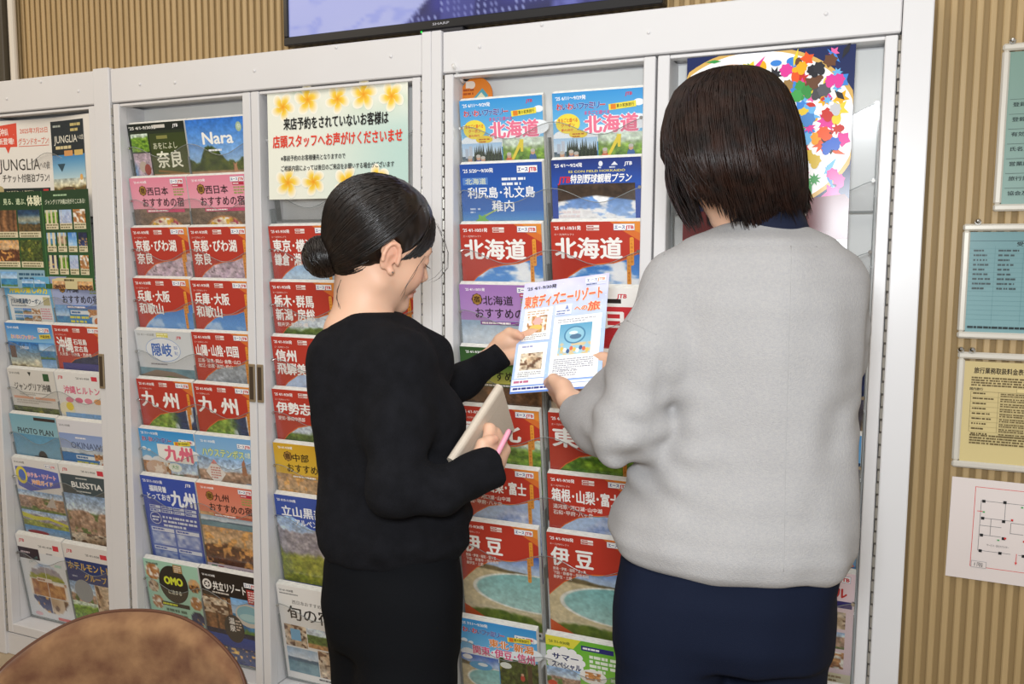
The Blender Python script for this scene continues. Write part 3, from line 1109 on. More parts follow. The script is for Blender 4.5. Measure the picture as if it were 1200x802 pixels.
for i in range(2):
    for j in range(2):
        c.rect(14 + j * 96, 164 + i * 62, 88, 12, 'E8ECF6').lines(18 + j * 96, 167 + i * 62, 80, 1, 5, '3A55B4')
        c.grid(14 + j * 96, 178 + i * 62, 88, 42, 16, 9, lambda u, v, k=i * 2 + j: mixc('5A74C0', 'E4EAF8', vnoise(u * 7 + k * 5, v * 5, 3)))
put('B', 7, 0, mk(c), 'royal blue Kyushu brochure printed in blue and white with four photos')
c = inn('E38A72', '九州', "'25 4/1-9/30発", 'DE7A62', 'dusk', 9, 'C86048')
c.photo(0, 98, 210, 34, 'lake', 5).photo(0, 132, 210, 120, 'dusk', 13).rect(0, 252, 210, 45, 'E4D2D8')
c.rect(14, 258, 22, 24, '4A8A6A').rect(40, 258, 20, 24, 'A83A50').lines(70, 260, 120, 4, 5, '7A6A9A')
put('B', 7, 1, mk(c), 'salmon pink Kyushu inns brochure with a wooden bath photo')
c = Sheet(bg='A8D4BC')
for (x_, y_, r_, k_) in ((32, 40, 30, 'food'), (188, 64, 24, 'dusk'), (26, 88, 22, 'room'), (186, 122, 24, 'food'), (34, 140, 24, 'food'), (184, 176, 28, 'night')):
    c.grid(x_ - r_, y_ - r_, 2 * r_, 2 * r_, 10, 10, lambda u, v, kk=k_, s=int(x_): np.where((np.hypot(u - .5, v - .5) < .5)[..., None], pic(kk, u, v, s), np.array(hx('A8D4BC'))))
c.ell(108, 72, 56, 62, '2A2620', 32)
c.text('OMO', 74, 42, 34, 'DCE63C', .07, 70).text('に泊まる', 84, 90, 16, 'E8E8D0', .02, 50)
date(c, "'25 4/1-9/30発", 8, 10, 8, '4A5A50')
c.rect(116, 4, 34, 26, 'B08A5A').lines(120, 8, 26, 4, 3, 'F0E4D0')
c.rect(50, 134, 108, 13, '2A2620').lines(54, 138, 100, 1, 6, 'DCE63C')
c.lines(64, 156, 80, 4, 9, '5A7A68', 1.7).poly([(60, 218), (120, 210), (120, 222), (60, 230)], '7A6AA8')
put('B', 8, 0, mk(c), 'mint green hotel brochure with black circle and lime lettering')
c = Sheet(bg='2A201C')
c.photo(0, 84, 104, 130, 'wood', 4).photo(104, 74, 106, 120, 'sea', 9)
c.rect(0, 0, 210, 78, '221A18')
date(c, "'25 4/1-9/30発", 14, 10, 8)
c.ell(24, 48, 17, 17, 'F0ECE6', 20).ell(24, 48, 11, 11, '2A201C', 16).star(24, 48, 12, 'F0ECE6', 5, .4)
c.text('共立リゾート', 46, 34, 30, 'FAF6F0', .035, 118).lines(40, 68, 110, 1, 5, 'D8CFC4')
badge(c, 162, 22, 42, 14)
c.rect(168, 42, 36, 46, 'B83A38').lines(172, 48, 28, 5, 4, 'F4E0DC')
c.photo(0, 90, 90, 50, 'room', 5).ell(166, 128, 50, 38, 'D8D0C4', 24).ell(166, 124, 44, 28, '8CC0CC', 24).ell(166, 134, 36, 12, 'B4DADC', 20)
c.photo(0, 190, 210, 107, 'night', 5).grad(0, 206, 210, 36, '2C4A9A', '27408A').ell(104, 180, 36, 46, '3A3430', 26)
c.text('温', 88, 144, 22, 'F4F0EA', .03).text('泉', 88, 168, 22, 'F4F0EA', .03).lines(112, 150, 20, 4, 5, 'D8C8B8')
put('B', 8, 1, mk(c), 'black and brown resort brochure with a hot spring pool and red tab')

# --- door C
m_ = mk(red("'25 4/1-9/30発", '東京・横浜', '鎌倉・湘南', photo='sea', s=3, wide=132, wide2=110))
both('C', 2, m_, 'red Tokyo and Yokohama brochure, left of the hair bun, under the flower sign',
     'red brochure behind the hair bun and neck of the woman in black')
m_ = mk(red("'25 4/1-9/30発", '栃木・群馬', '新潟・房総', photo='hillside', s=5, wide=126, wide2=126, sub=['軽井沢・奥日光・磯']))
both('C', 3, m_, 'red Tochigi and Gunma brochure left of the neck of the woman in black',
     'red Tochigi brochure in front of the throat of the woman in black')
put('C', 4, 0, mk(red("'25 4/1-9/30発", '信州', '飛騨美濃', photo='snow', s=2, wide=66, wide2=128)), 'red Shinshu brochure with snowy mountain, left of the black sweater shoulder')
put('C', 5, 0, mk(red("'25 4/1-9/30発", '伊勢志摩', photo='hillside', s=8, wide=150, sub=['愛知・静岡中西部'])), 'red Ise Shima brochure with green hill, above the yellow inns brochure')
c = inn('E0B63C', '中部', "'25 4/1-9/30発", 'D8A82C', 'dusk', 3, 'C89A2A')
put('C', 6, 0, mk(c), 'yellow Chubu inns brochure left of the woman in black')
c = Sheet(bg='4A62B0')
c.photo(0, 62, 210, 200, 'mount', 6)
c.band([(0, 0), (50, 0), (110, 0), (210, 0)], [(0, 66), (50, 60), (110, 92), (210, 110)], '3E58AC')
date(c, "'25 4/15-11/30発", 10, 8, 9)
c.text('立山黒部', 20, 30, 32, 'F4F6FC', .03, 140).text('アルペンルート', 62, 66, 22, 'F4F6FC', .03, 130)
c.rect(0, 262, 210, 35, '3E50A0').rect(12, 268, 20, 14, 'C8A8C8').rect(38, 268, 18, 14, 'D8D8E4').lines(62, 270, 120, 1, 9, 'D8DCF0')
put('C', 7, 0, mk(c), 'blue Tateyama Kurobe alpine brochure with mountain photo')
c = Sheet(bg='F0EEEA')
date(c, "'25 4/1-9/30発", 12, 8, 8, '3A3A3A')
c.lines(8, 24, 110, 1, 3.5, '8A8A8A').text('西日本おすすめ', 48, 42, 13, '5A5650', 0, 96).text('旬の宿', 28, 60, 46, '2E2A28', .015, 150)
c.photo(10, 122, 74, 68, 'room', 6).photo(86, 122, 116, 62, 'hillside', 4).photo(10, 194, 104, 80, 'lake', 8).photo(116, 188, 86, 86, 'room', 9)
c.rect(30, 134, 34, 36, '7CB4D8').lines(110, 280, 80, 1, 5, '4A4A4A')
put('C', 8, 0, mk(c), 'white seasonal inns brochure with four photos, bottom row beside the black trousers')

# --- door E, seen to the right of the woman in grey
c = Sheet(bg='22305E')
c.photo(0, 0, 210, 297, 'night', 8).lines(120, 100, 80, 2, 8, 'A8C8F0')
put('E', 4, 1, mk(c), 'dark blue brochure beside the right elbow of the woman in grey')
c = Sheet(bg='2A4A8A')
c.photo(0, 60, 210, 240, 'dawn', 7).grad(0, 0, 210, 60, '5AA0DC', '74B4E4').otext('一緒に', 140, 14, 18, 'D8405A', 'FFFFFF', .03, 60, ow=.05).text('行ってみよう!', 118, 38, 15, 'FAFAFA', .03, 84)
put('E', 5, 1, mk(c), 'blue brochure with pink lettering, upper one at right of the grey sweater')
c = Sheet(bg='5AACE0')
c.grad(0, 0, 210, 200, '6CB6E6', '4A9AD4')
badge(c, 150, 12, 50, 15)
c.otext('夏', 158, 44, 44, 'E8507A', 'F8E060', .05, 44, ow=.06).otext('旅', 158, 98, 40, 'F0D040', 'E8507A', .05, 44, ow=.06).lines(120, 30, 70, 1, 5, 'F4F8FC')
put('E', 6, 1, mk(c), 'light blue brochure with pink and yellow lettering beside the sweater hem')
c = Sheet(bg='F2DCE2')
badge(c, 150, 8, 50, 14)
c.text('ホテル', 120, 34, 26, 'C83A3A', .04, 74).rect(60, 66, 146, 16, '3A3478').lines(64, 70, 138, 1, 8, 'F0E8F4')
for i in range(3):
    c.photo(110, 92 + i * 48, 84, 40, ('room', 'town', 'food')[i], i + 4).lines(20, 96 + i * 48, 80, 4, 5, 'B88AA0')
c.rect(0, 240, 210, 30, 'EDE4C4').lines(10, 246, 180, 2, 5, 'A8906A').rect(0, 272, 210, 25, 'D4CCD4').rect(20, 276, 170, 7, '3A3A48')
put('E', 7, 1, mk(c), 'pale pink hotel brochure with stacked photos below the sweater hem')
c = Sheet(bg='5AB4CC')
badge(c, 140, 30, 56, 16)
c.photo(0, 110, 210, 187, 'sea', 4)
put('E', 8, 1, mk(c), 'teal blue brochure at the bottom beside the navy trousers')

# --- door A
c = Sheet(bg='6CB8E4')
c.rect(10, 58, 190, 239, 'EEF2F2').text('JTBで行く', 12, 12, 14, 'C83A5A', .03, 70)
c.text('沖縄の楽しみ方', 22, 28, 26, 'F4E23A', .05, 172).rect(110, 10, 60, 9, 'F4F8FA')
c.text('JTB沖縄満喫クーポン', 20, 70, 18, '2A4A6A', .03, 136).lines(20, 92, 120, 1, 4, '8A9AA8')
for i in range(2):
    for j in range(3):
        c.photo(28 + j * 40, 102 + i * 22, 38, 18, ('sea', 'field', 'food')[j], i + 2)
c.rect(168, 64, 28, 26, 'C8C090').lines(150, 100, 44, 5, 4, 'E09AA8')
put('A', 3, 0, mk(c), 'light blue Okinawa guide brochure with yellow title')
c = inn('A9B6DE', '沖縄', "'25 4/1-9/30発", '9AA8D6', 'sea', 12, '5A78C0')
c.rect(0, 100, 210, 120, '2F86C4').photo(0, 100, 60, 50, 'sea', 6).rect(66, 104, 76, 12, 'EAF2F8').lines(70, 107, 68, 1, 6, '2A6AA8').lines(60, 122, 80, 2, 7, 'E8E04A')
c.photo(140, 100, 70, 24, 'food', 6).ell(176, 138, 26, 22, 'F4F0EA', 20).ell(176, 138, 16, 13, 'D87A3A', 16)
put('A', 3, 1, mk(c), 'lavender Okinawa inns brochure with a plate of food')
c = Sheet(bg='4A9ADC')
c.grad(0, 0, 210, 60, '3A86D4', '8CC4EC')
date(c, "'25 4/1-9/30発", 10, 8, 9)
badge(c, 148, 12, 48, 14)
x = 20
for ch, q in zip('わいわいファミリー', ['F4F4F4'] * 9):
    c.otext(ch, x, 36, 16, 'E86A8A' if x % 2 else 'F4A83A', 'FFFFFF', .03, 11, ow=.06)
    x += 13
c.poly([(150, 34), (200, 30), (201, 44), (151, 48)], 'F0DC4A').text('沖縄満喫', 154, 34, 10, '4A3A20', .02, 42)
c.rect(0, 62, 150, 160, '1E3048').photo(0, 62, 140, 150, 'sunset', 5).photo(140, 62, 70, 50, 'sea', 9).photo(140, 114, 70, 100, 'sea', 3)
c.text('JUNGLIA', 54, 72, 12, 'F8F8F8', .02, 40).rect(6, 74, 26, 40, '6A4A34')
put('A', 4, 0, mk(c), 'blue Okinawa family brochure with a sunset jungle photo')
c = red("'25 4/1-9/30発", '沖縄', photo='night', s=3, wide=66, sub=None)
c.text('石垣島', 82, 40, 19, 'FAF8F4', .03, 56).text('宮古島', 82, 62, 19, 'FAF8F4', .03, 56).text('久米島・小浜島・西表島', 14, 84, 12, 'FAF0EA', .02, 136)
c.grad(20, 118, 190, 60, '3A3A8A', '2A2E7A')
put('A', 4, 1, mk(c), 'red Okinawa and Ishigaki brochure left of the dark door pull')
c = Sheet(bg='DEDBD4')
date(c, "'25 4/1-9/30発", 10, 8, 8, '6A6A68')
c.poly([(92, 8), (100, 16), (108, 8), (101, 22)], '4A4A44').rect(160, 10, 26, 24, '2F5A34')
c.text('ジャングリア沖縄', 22, 44, 26, '3A3834', .02, 164).lines(40, 76, 130, 2, 3, 'A8A49C')
c.rect(10, 90, 90, 8, 'E0A88A').rect(108, 90, 90, 8, 'E0A88A').lines(20, 102, 160, 2, 4, 'B8B2A8').photo(0, 124, 210, 80, 'forest', 4)
put('A', 5, 0, mk(c), 'pale grey Okinawa park brochure with dark handwriting title')
c = Sheet(bg='ECEBE8')
jtb(c, 12, 10, 12)
c.text("'25 4/1-9/30", 90, 12, 8, '3A3A3A', .02, 56).rect(156, 8, 24, 14, 'D83A4A')
c.text('沖縄ヒルトン', 30, 42, 26, 'E0708C', .03, 152)
for i, q in enumerate(('E08AA0', 'D8708A', 'E08A9A', 'E8A868')):
    c.ell(48 + i * 40, 88, 17, 9, q, 16)
c.ell(30, 120, 34, 24, 'F0E8C8', 20).photo(20, 130, 190, 90, 'sea', 14).ell(44, 110, 16, 14, 'F0D83A', 16).poly([(190, 30), (204, 44), (196, 60)], 'A8D8E0')
put('A', 5, 1, mk(c), 'white Okinawa hotel brochure with pink title and pink ovals')
c = Sheet(bg='86B4C4')
c.photo(0, 64, 210, 160, 'couple', 2).grad(0, 0, 210, 66, '7FB4C6', '94C0CC')
c.text('PHOTO PLAN', 28, 40, 26, '2E3A44', .02, 160).rect(110, 6, 96, 10, '3A2C28')
put('A', 6, 0, mk(c), 'teal brochure titled PHOTO PLAN')
c = Sheet(bg='E4E4EA')
date(c, "'25 4/1-9/30発", 14, 8, 8, '7A7A80')
c.photo(0, 44, 210, 160, 'lake', 10).grad(0, 44, 210, 50, '8FA6D8', 'A8BCE0').text('OKINAWA', 46, 66, 28, '5A6A90', .02, 150).lines(70, 54, 80, 1, 5, 'F0F0F6')
c.rect(0, 108, 210, 110, '2A7CC0').rect(60, 114, 90, 12, 'EAF2F8').lines(64, 117, 80, 1, 6, '2A6AA8').lines(60, 134, 90, 2, 8, 'E8E04A').ell(178, 142, 24, 22, 'F4F0EA', 20).ell(178, 142, 14, 12, 'D87A3A', 14).photo(140, 104, 60, 22, 'food', 8)
put('A', 6, 1, mk(c), 'white and blue brochure titled OKINAWA with a food advert')
c = Sheet(bg='E8E6E4')
date(c, "'25 4/1-9/30発", 10, 8, 8, '6A6A68')
badge(c, 150, 10, 46, 12)
c.band([(10, 30), (60, 26), (140, 28), (204, 34)], [(10, 96), (60, 112), (140, 96), (204, 84)], '5E6CC0')
c.ell(34, 58, 26, 30, 'E8D84A', 20).ell(36, 58, 16, 20, '5A78C8', 18)
c.otext('ホテル・リゾート', 60, 44, 18, 'F08AA0', 'FFFFFF', .03, 130, ow=.06).otext('沖縄ガイド', 76, 68, 18, 'F0A870', 'FFFFFF', .03, 96, ow=.06)
c.photo(0, 110, 210, 70, 'town', 12).photo(0, 180, 210, 60, 'mount', 14).photo(0, 236, 210, 61, 'sea', 15)
c.band([(0, 190), (60, 200), (120, 196), (210, 214)], [(0, 206), (60, 214), (120, 206), (210, 222)], 'D8D43A').ell(60, 258, 50, 7, 'C85A5A', 18)
c.poly([(120, 160), (160, 120), (170, 160)], 'C8C0B8')
put('A', 7, 0, mk(c), 'colourful Okinawa resort brochure with yellow ring emblem, second row from bottom')
c = Sheet(bg='46545A')
c.rect(0, 0, 210, 32, 'EEECE8')
jtb(c, 14, 10, 12)
c.text("'25 4/1-9/30", 96, 12, 8, '3A3A3A', .02, 60).rect(164, 8, 26, 16, 'D83A4A')
c.text('BLISSTIA', 44, 50, 26, 'F0F0EC', .03, 130).lines(60, 84, 110, 1, 4, 'C8CCC8').lines(66, 40, 90, 1, 4, 'C8CCC8')
c.photo(0, 96, 210, 201, 'town', 3).photo(0, 230, 210, 67, 'room', 12)
put('A', 7, 1, mk(c), 'slate green resort brochure with white title, beside the one with a yellow ring emblem')
c = Sheet(bg='E4E8EC')
c.rect(0, 0, 210, 56, 'EEECEA')
jtb(c, 12, 12, 14)
c.text("'25 4/1-9/30", 100, 26, 9, '3A3A3A', .02, 62).rect(166, 20, 26, 18, 'D83A4A')
c.rect(0, 44, 96, 40, '2E2230').lines(10, 58, 76, 1, 6, 'C8B8C0').lines(130, 52, 50, 1, 4, '9A9AA0')
R_ = np.array(hx('E4E8EC'))
c.grid(22, 92, 176, 184, 34, 34, lambda u, v: np.where((np.hypot(u - .5, v - .5) < .5)[..., None], np.where((v < .33)[..., None], pic('mount', u, v * 3, 4), np.where((v < .66)[..., None], pic('food', u, v, 6), np.where((u < .5)[..., None], pic('night', u, v, 3), pic('room', u, v, 8)))), R_))
c.rect(108, 92, 2, 184, 'E4E8EC').rect(22, 152, 176, 2, 'E4E8EC').rect(22, 214, 176, 2, 'E4E8EC').rect(62, 146, 70, 14, 'E8DCD0').lines(66, 150, 60, 1, 6, 'A87A5A')
c.text('ぐるっと沖縄', 40, 92, 10, '6A9A9A', 0, 50, rot=-.5).rect(160, 88, 30, 9, 'BFE0D4').ell(40, 284, 18, 7, 'E8C0C8', 14).rect(128, 284, 62, 10, 'D86A6A')
put('A', 8, 0, mk(c), 'white brochure with a round photo collage, bottom row above the brown chair')
c = Sheet(bg='E8E4E0')
jtb(c, 14, 16, 14)
c.text("'25 4/1-9/30", 96, 24, 9, '3A3A3A', .02, 60).rect(160, 18, 28, 16, 'D83A4A')
c.rect(0, 50, 210, 80, '223A78').text('ホテルモントレ', 10, 58, 30, 'D8B45A', .03, 186).text('グループ', 74, 96, 26, 'D8B45A', .03, 96).lines(20, 108, 40, 1, 5, 'A8B0C8')
c.photo(0, 130, 110, 150, 'town', 22).photo(112, 130, 98, 150, 'room', 15).ell(60, 160, 40, 40, '9AA0A4', 20).photo(0, 200, 110, 80, 'meadow', 12)
put('A', 8, 1, mk(c), 'navy and gold hotel group brochure, bottom row above the brown chair')

# the two wide sheets at the top of door A
lo_, hi_ = door_span('A')
c = Sheet(420, 297, 'EBE7E0')
c.poly([(20, 16), (100, 8), (98, 80), (72, 80), (62, 100), (56, 80), (18, 80)], 'E0503A')
c.text('沖縄に', 34, 22, 24, 'F8E8E0', .03, 54).text('新登場!', 26, 52, 20, 'F8E8E0', .03, 60)
c.text('2025年7月25日', 112, 24, 18, 'D8705A', .02, 112).text('グランドオープン!', 104, 54, 22, 'D8705A', .02, 124).rect(104, 78, 124, 2, 'D8705A')
c.text('JUNGLIA', 24, 108, 48, '3A3630', .0, 160).text('への旅', 184, 126, 24, '5A5048', 0, 42)
c.text('チケット付宿泊プラン!', 34, 162, 26, '4A4640', .02, 186)
c.rect(20, 206, 202, 92, '1E2A2A').text('2つのチケット付プラン', 46, 212, 11, 'E8E0C0', .01, 110).rect(192, 210, 22, 9, 'C83A3A').ell(22, 212, 14, 14, 'B8A878', 18)
for i in range(2):
    c.rect(30, 228 + i * 34, 184, 29, 'D2BC8C').text(('アーリー・パークイン', 'パートナーラウンジ')[i], 50, 238 + i * 34, 15, '4A3A20', .01, 130)
c.rect(240, 12, 152, 285, '16242C').photo(240, 122, 152, 160, 'sunset', 11).grad(240, 112, 152, 70, '3A86C0', 'BCD8E0')
c.text('JUNGLIA', 252, 50, 30, 'F4F0E0', .0, 108).text('への旅', 362, 56, 16, 'F4F0E0', 0, 28).lines(258, 86, 126, 1, 9, 'D8C898').lines(250, 24, 60, 1, 6, 'A8B0A8').lines(330, 22, 48, 2, 8, 'C8B878')
c.rect(296, 100, 40, 16, 'D89A5A').rect(344, 100, 40, 16, 'D8B86A').poly([(262, 138), (280, 150), (298, 138), (281, 162)], '2A4A5A')
c.ell(308, 232, 50, 26, '5A4428', 24).ell(308, 226, 42, 16, 'B88A4A', 24).ell(308, 226, 30, 9, '3E3A1C', 20).ell(372, 180, 7, 9, 'E8B060', 12)
wave_ = lambda X, Z: .010 * np.sin((X + .21) * 9) - .03 * st(.15, .0, Z) * 0
o = c.obj('poster', PRINT, curve=lambda X, Z: .012 * np.cos(X * 10) + .02 * (.297 - Z), thick=.0004)
o.location = ((lo_ + hi_) / 2 - .004, .018, 1.725 - .297)
tag(o, 'white sheet with a red speech bubble and dark panel, above the green photo sheet', 'poster')
c = Sheet(420, 297, '1F4A26')
c.grad(0, 0, 420, 297, '1A3E20', '2E6030').rect(206, 0, 3, 297, '3E7A40')
c.text('見る、遊ぶ、', 50, 20, 20, 'D8E8C0', .02, 90).text('体験!', 146, 12, 32, 'F0F0D0', .03, 60).lines(12, 24, 34, 1, 6, 'A8C8A0')
c.text('ジャングリア沖縄は何がそこにある?', 222, 26, 16, 'E8F0D8', .01, 180).lines(260, 12, 110, 1, 5, 'A8C8A0')
for i in range(2):
    for j in range(2):
        c.rect(8 + j * 96, 56 + i * 92, 90, 84, 'E0D6B4').photo(8 + j * 96, 56 + i * 92, 90, 66, ('wood', 'dawn', 'dusk', 'forest')[i * 2 + j], i + j + 3).lines(14 + j * 96, 126 + i * 92, 76, 2, 4, '7A7250')
c.rect(10, 240, 186, 57, '8FB4C8').photo(14, 246, 66, 46, 'sea', 5).lines(88, 250, 100, 2, 7, '2A5A7A').photo(98, 268, 46, 29, 'sea', 8).photo(148, 268, 46, 29, 'sea', 9)
for i in range(3):
    n_ = (3, 4, 4)[i]
    for j in range(n_):
        w_ = 190 / n_ - 8
        x_, y_ = 218 + j * 190 / n_, 58 + i * 68
        c.rect(x_, y_, w_, 58, 'E0D6B4').photo(x_, y_, w_, 40, ('meadow', 'snow', 'food', 'sea', 'town', 'sky', 'night')[(i * 3 + j) % 7], i + j, cell=4).lines(x_ + 3, y_ + 43, w_ - 6, 2, 4, '7A7250')
c.rect(226, 262, 186, 34, 'D8CC9C').lines(280, 266, 80, 1, 6, '5A5230').photo(228, 272, 56, 25, 'dusk', 5).photo(340, 272, 70, 25, 'dusk', 7)
o = c.obj('photo_sheet', PRINT, curve=lambda X, Z: .010 * np.cos(X * 9) + .012 * (.297 - Z) / .297, thick=.0004)
o.location = ((lo_ + hi_) / 2 - .004, -.004, 1.507 - .297)
o.location[1] = .002
tag(o, 'green sheet of many small park photos under the white sheet with red bubble', 'poster')

# sign with flowers on door C
c = Sheet(420, 275, 'E6ECE4')
c.grid(0, 0, 420, 275, 24, 16, lambda u, v: mixc(mixc('EEF0E2', 'BFDCD4', st(.2, 1, u) * st(.05, .5, v)), '9CC8A0', st(.62, .8, fbm(u * 4, v * 4, 4)) * st(.3, .05, v) * .8))


def flower(cx, cy, R, a0=0.0):
    for k in range(5):
        a = a0 + k * 2 * math.pi / 5
        pts, cols = [(cx, cy)], [hx('EE9A10')]
        n = 14
        for i in range(n + 1):
            t = i / n
            lr = math.sin(math.pi * t) ** .6
            L = R * (1.0 * math.sin(math.pi * (t * .86 + .07)) ** .7)
            an = a + (t - .5) * 1.5 + .25 * math.sin(math.pi * t)
            pts.append((cx + L * math.cos(an), cy + L * math.sin(an)))
            cols.append(hx('FBFAF0') if i > 2 else hx('F0EAD0'))
        mid = [(cx + (x_ - cx) * .50, cy + (y_ - cy) * .50) for x_, y_ in pts[1:]]
        P = [pts[0]] + mid + pts[1:]
        Cc = [hx('F09A14')] + [hx('F8D44A')] * (n + 1) + cols[1:]
        F = [(0, i, i + 1) for i in range(1, n + 1)] + [(i, n + 1 + i, n + 2 + i, i + 1) for i in range(1, n + 1)]
        c._put(P, Cc, F)


for i, (fx, fy) in enumerate(((48, 38), (124, 24), (214, 28), (292, 22), (374, 32), (60, 232), (138, 232), (240, 236), (330, 230))):
    flower(fx, fy, 42 if i % 2 else 38, i * .7)
c.text('来店予約をされていないお客様は', 50, 66, 32, '1E1E1C', .035, 314).text('店頭スタッフへお声がけくださいませ', 16, 110, 33, 'E0402C', .035, 388)
c.text('※事前予約のお客様優先となりますので', 40, 162, 15, '2A2A28', .02, 196).text('ご相談内容によっては後日のご来店をお願いする場合がございます', 40, 188, 15, '2A2A28', .02, 340)
o = c.obj('notice_sign', PRINT_MATT, curve=lambda X, Z: .006 * np.cos(X * 7), thick=.0008)
o.location = (-1.2415, .008, 1.462)
tag(o, 'laminated notice with yellow white frangipani flowers and black and red Japanese text', 'sign')

# big colourful poster on door E
c = Sheet(329, 483, '1E2A5A')
for q_, (rx_, ry_) in (('D8B060', (208, 170)), ('FBFBFA', (200, 162))):
    pts = [(min(328.5, max(.5, 138 + rx_ * math.cos(k * .0873))), min(300, max(1, 160 + ry_ * math.sin(k * .0873)))) for k in range(72)]
    c.poly([(138, 160)] + pts + [pts[0]], q_)
r5 = random.Random(11)
cols = ['E0409A', 'F2B020', '3F86D8', 'E85A28', '3E9A4A', '6A4630', 'E8D23A', '6CB4E8', '2A2A30', 'F06AA8', 'C8342A']
for i in range(210):
    x_, y_ = r5.uniform(10, 318), r5.uniform(10, 292)
    if i < 120:
        x_, y_ = r5.gauss(220, 52), r5.gauss(118, 44)
    if not (8 < x_ < 320 and 8 < y_ < 290):
        continue
    q_ = cols[r5.randrange(len(cols))]
    k_ = r5.random()
    if k_ < .45:
        c.star(x_, y_, r5.uniform(7, 22), q_, r5.choice((5, 6, 7, 9)), r5.uniform(.45, .75), r5.random() * 6)
    elif k_ < .7:
        a_ = r5.uniform(0, 3.1)
        l_ = r5.uniform(12, 30)
        w_ = r5.uniform(3, 7)
        dx, dy = math.cos(a_), math.sin(a_)
        c.poly([(x_ - dx * l_, y_ - dy * l_), (x_ - dy * w_, y_ + dx * w_), (x_ + dx * l_ * .8, y_ + dy * l_ * .8), (x_ + dy * w_, y_ - dx * w_)], q_)
    else:
        c.ell(x_, y_, r5.uniform(4, 12), r5.uniform(5, 15), q_, 12)
for (x_, y_, q_) in ((186, 78, '8A6A3E'), (204, 70, '9A7A48'), (176, 92, '7A5A34'), (228, 74, '3E9A4A'), (240, 84, '3A8E44'), (222, 92, '46A452'), (262, 90, '4A4A4E'), (274, 84, '5A5A60'), (236, 128, 'E8C83A'), (228, 140, '4A86C8'), (246, 140, '4A86C8'), (206, 136, 'E890B8'), (282, 132, 'C8342A'), (296, 122, 'C8C8CC'), (250, 44, '26262C'), (262, 40, '2E2E34'), (200, 40, 'E0409A'), (230, 36, 'F2B020'), (300, 66, 'E0409A'), (286, 66, 'E0409A'), (284, 196, '3F6AC8'), (296, 190, '3F6AC8'), (246, 212, 'D8B83A'), (262, 222, 'D8B83A'), (238, 234, '6CB4E8'), (296, 250, 'E0409A'), (308, 262, 'E0409A'), (244, 178, '6CB4E8'), (262, 176, 'F2A020'), (276, 168, 'E85A28')):
    c.star(x_, y_, r5.uniform(11, 15), q_, 7, .78, r5.random() * 6)
    c.ell(x_ + r5.uniform(-5, 5), y_ + r5.uniform(4, 9), 7, 8, q_, 14)
c.poly([(40, 320), (320, 290), (329, 300), (329, 420), (0, 420), (0, 330)], '6A2F30').text('世界最高の', 150, 316, 20, 'F4ECE8', .03, 100).text('SPECIAL', 170, 342, 14, 'D8B0A0', .02, 74)
c.grid(0, 380, 329, 103, 30, 10, lambda u, v: pic('splash', u * 1.3, v * .7, 8) * .8 + np.array(hx('3A2A30')) * .2)
c.ell(44, 416, 40, 44, 'F0A030', 24).ell(44, 416, 34, 38, '7A3A50', 24)
for i in range(26):
    c.ell(r5.uniform(18, 70), r5.uniform(390, 446), 5, 6, cols[i % len(cols)], 10)
o = c.obj('poster', PRINT_GLOSS, thick=.0006)
o.location = (-.1925, .006, 1.733 - .483)
tag(o, 'large glossy poster with colourful paint splashes behind the head of the woman in grey', 'poster')

# orange round tag hung on door D
t = thing('round_tag', 'round orange paper tag on a white strap at the top left of the right cabinet', 'tag', onY(558, 112, .052))
c = Sheet(76, 76, 'E88A2E')
c.v, c.c, c.f, c.n, c.lay = [], [], [], 0, 0
c.ell(38, 38, 37, 37, 'E8862C', 40)
c.rect(14, 8, 14, 14, 'F4E8D8').ell(28, 16, 8, 8, 'F0E0D0', 14).lines(8, 24, 26, 2, 4, 'B0501C')
c._put([(12, 62), (52, 24), (66, 40), (28, 76)], hx('5AA8B8'), [(0, 1, 2, 3)])
c._put([(20, 60), (50, 32), (60, 44), (32, 70)], hx('E8E8C8'), [(0, 1, 2, 3)])
c.poly([(28, 62), (52, 42), (55, 46), (32, 67)], '2A2A2A').poly([(44, 66), (66, 48), (69, 52), (48, 70)], '6A2A10')
o = c.obj('disc', PRINT, t)
o.location = (0, 0, -.0437)
o.scale = (1.15, 1, 1.15)
bk = MB()
bk.tube([(0, .0003, 0), (0, .0016, 0)], .0428, 40)
bk.build('backing', mat('orange_card', 'D87A24', .6), t)
q0, q1 = onY(531, 76, -.008) - onY(558, 112, .052), onY(543, 97, .044) - onY(558, 112, .052)
sb = MB()
for i in range(6):
    pass
pts = [q0 * (1 - k / 6) + q1 * (k / 6) + np.array([0, -.004 * math.sin(math.pi * k / 6), 0]) for k in range(7)]
sb.tube(pts, [.0045, .0042, .004, .004, .004, .004, .0035], 8)
sb.build('strap', mat('white_strap', 'E8E6E2', .5), t, smooth=True)

# ------------------------------------------------------------------ television above the cabinets
x0, x1 = -1.462, -0.432
zb = 1.878
t = thing('television', 'flat black television on the slatted wall above the cabinets, showing lavender bedding', 'television', ((x0 + x1) / 2, .10, zb))
w, h = x1 - x0, .60
b = MB()
b.box(-w / 2, w / 2, .004, .042, 0, h, bev=.004)
b.box(-w / 2, w / 2, -.006, .004, 0, .022, bev=.002)
b.box(-w / 2, w / 2, -.006, .004, h - .014, h, bev=.002)
b.box(-w / 2, -w / 2 + .013, -.006, .004, .022, h - .014, bev=.002)
b.box(w / 2 - .013, w / 2, -.006, .004, .022, h - .014, bev=.002)
b.box(-.30, .30, .042, .049, .1, .4)
b.build('casing', mat('tv_black', '0C0C10', .3, .5), t)
b = MB()
b.box(-.10, .02, -.004, .03, -.010, 0, bev=.002)
b.build('sensor_bar', mat('tv_dark_grey', '2A2A30', .35), t)
b = MB()
b.ball((-.094, -.005, -.004), .0022, 6)
b.build('indicator_light', mat('green_led', '20E040', .3, emit=1.5), t)
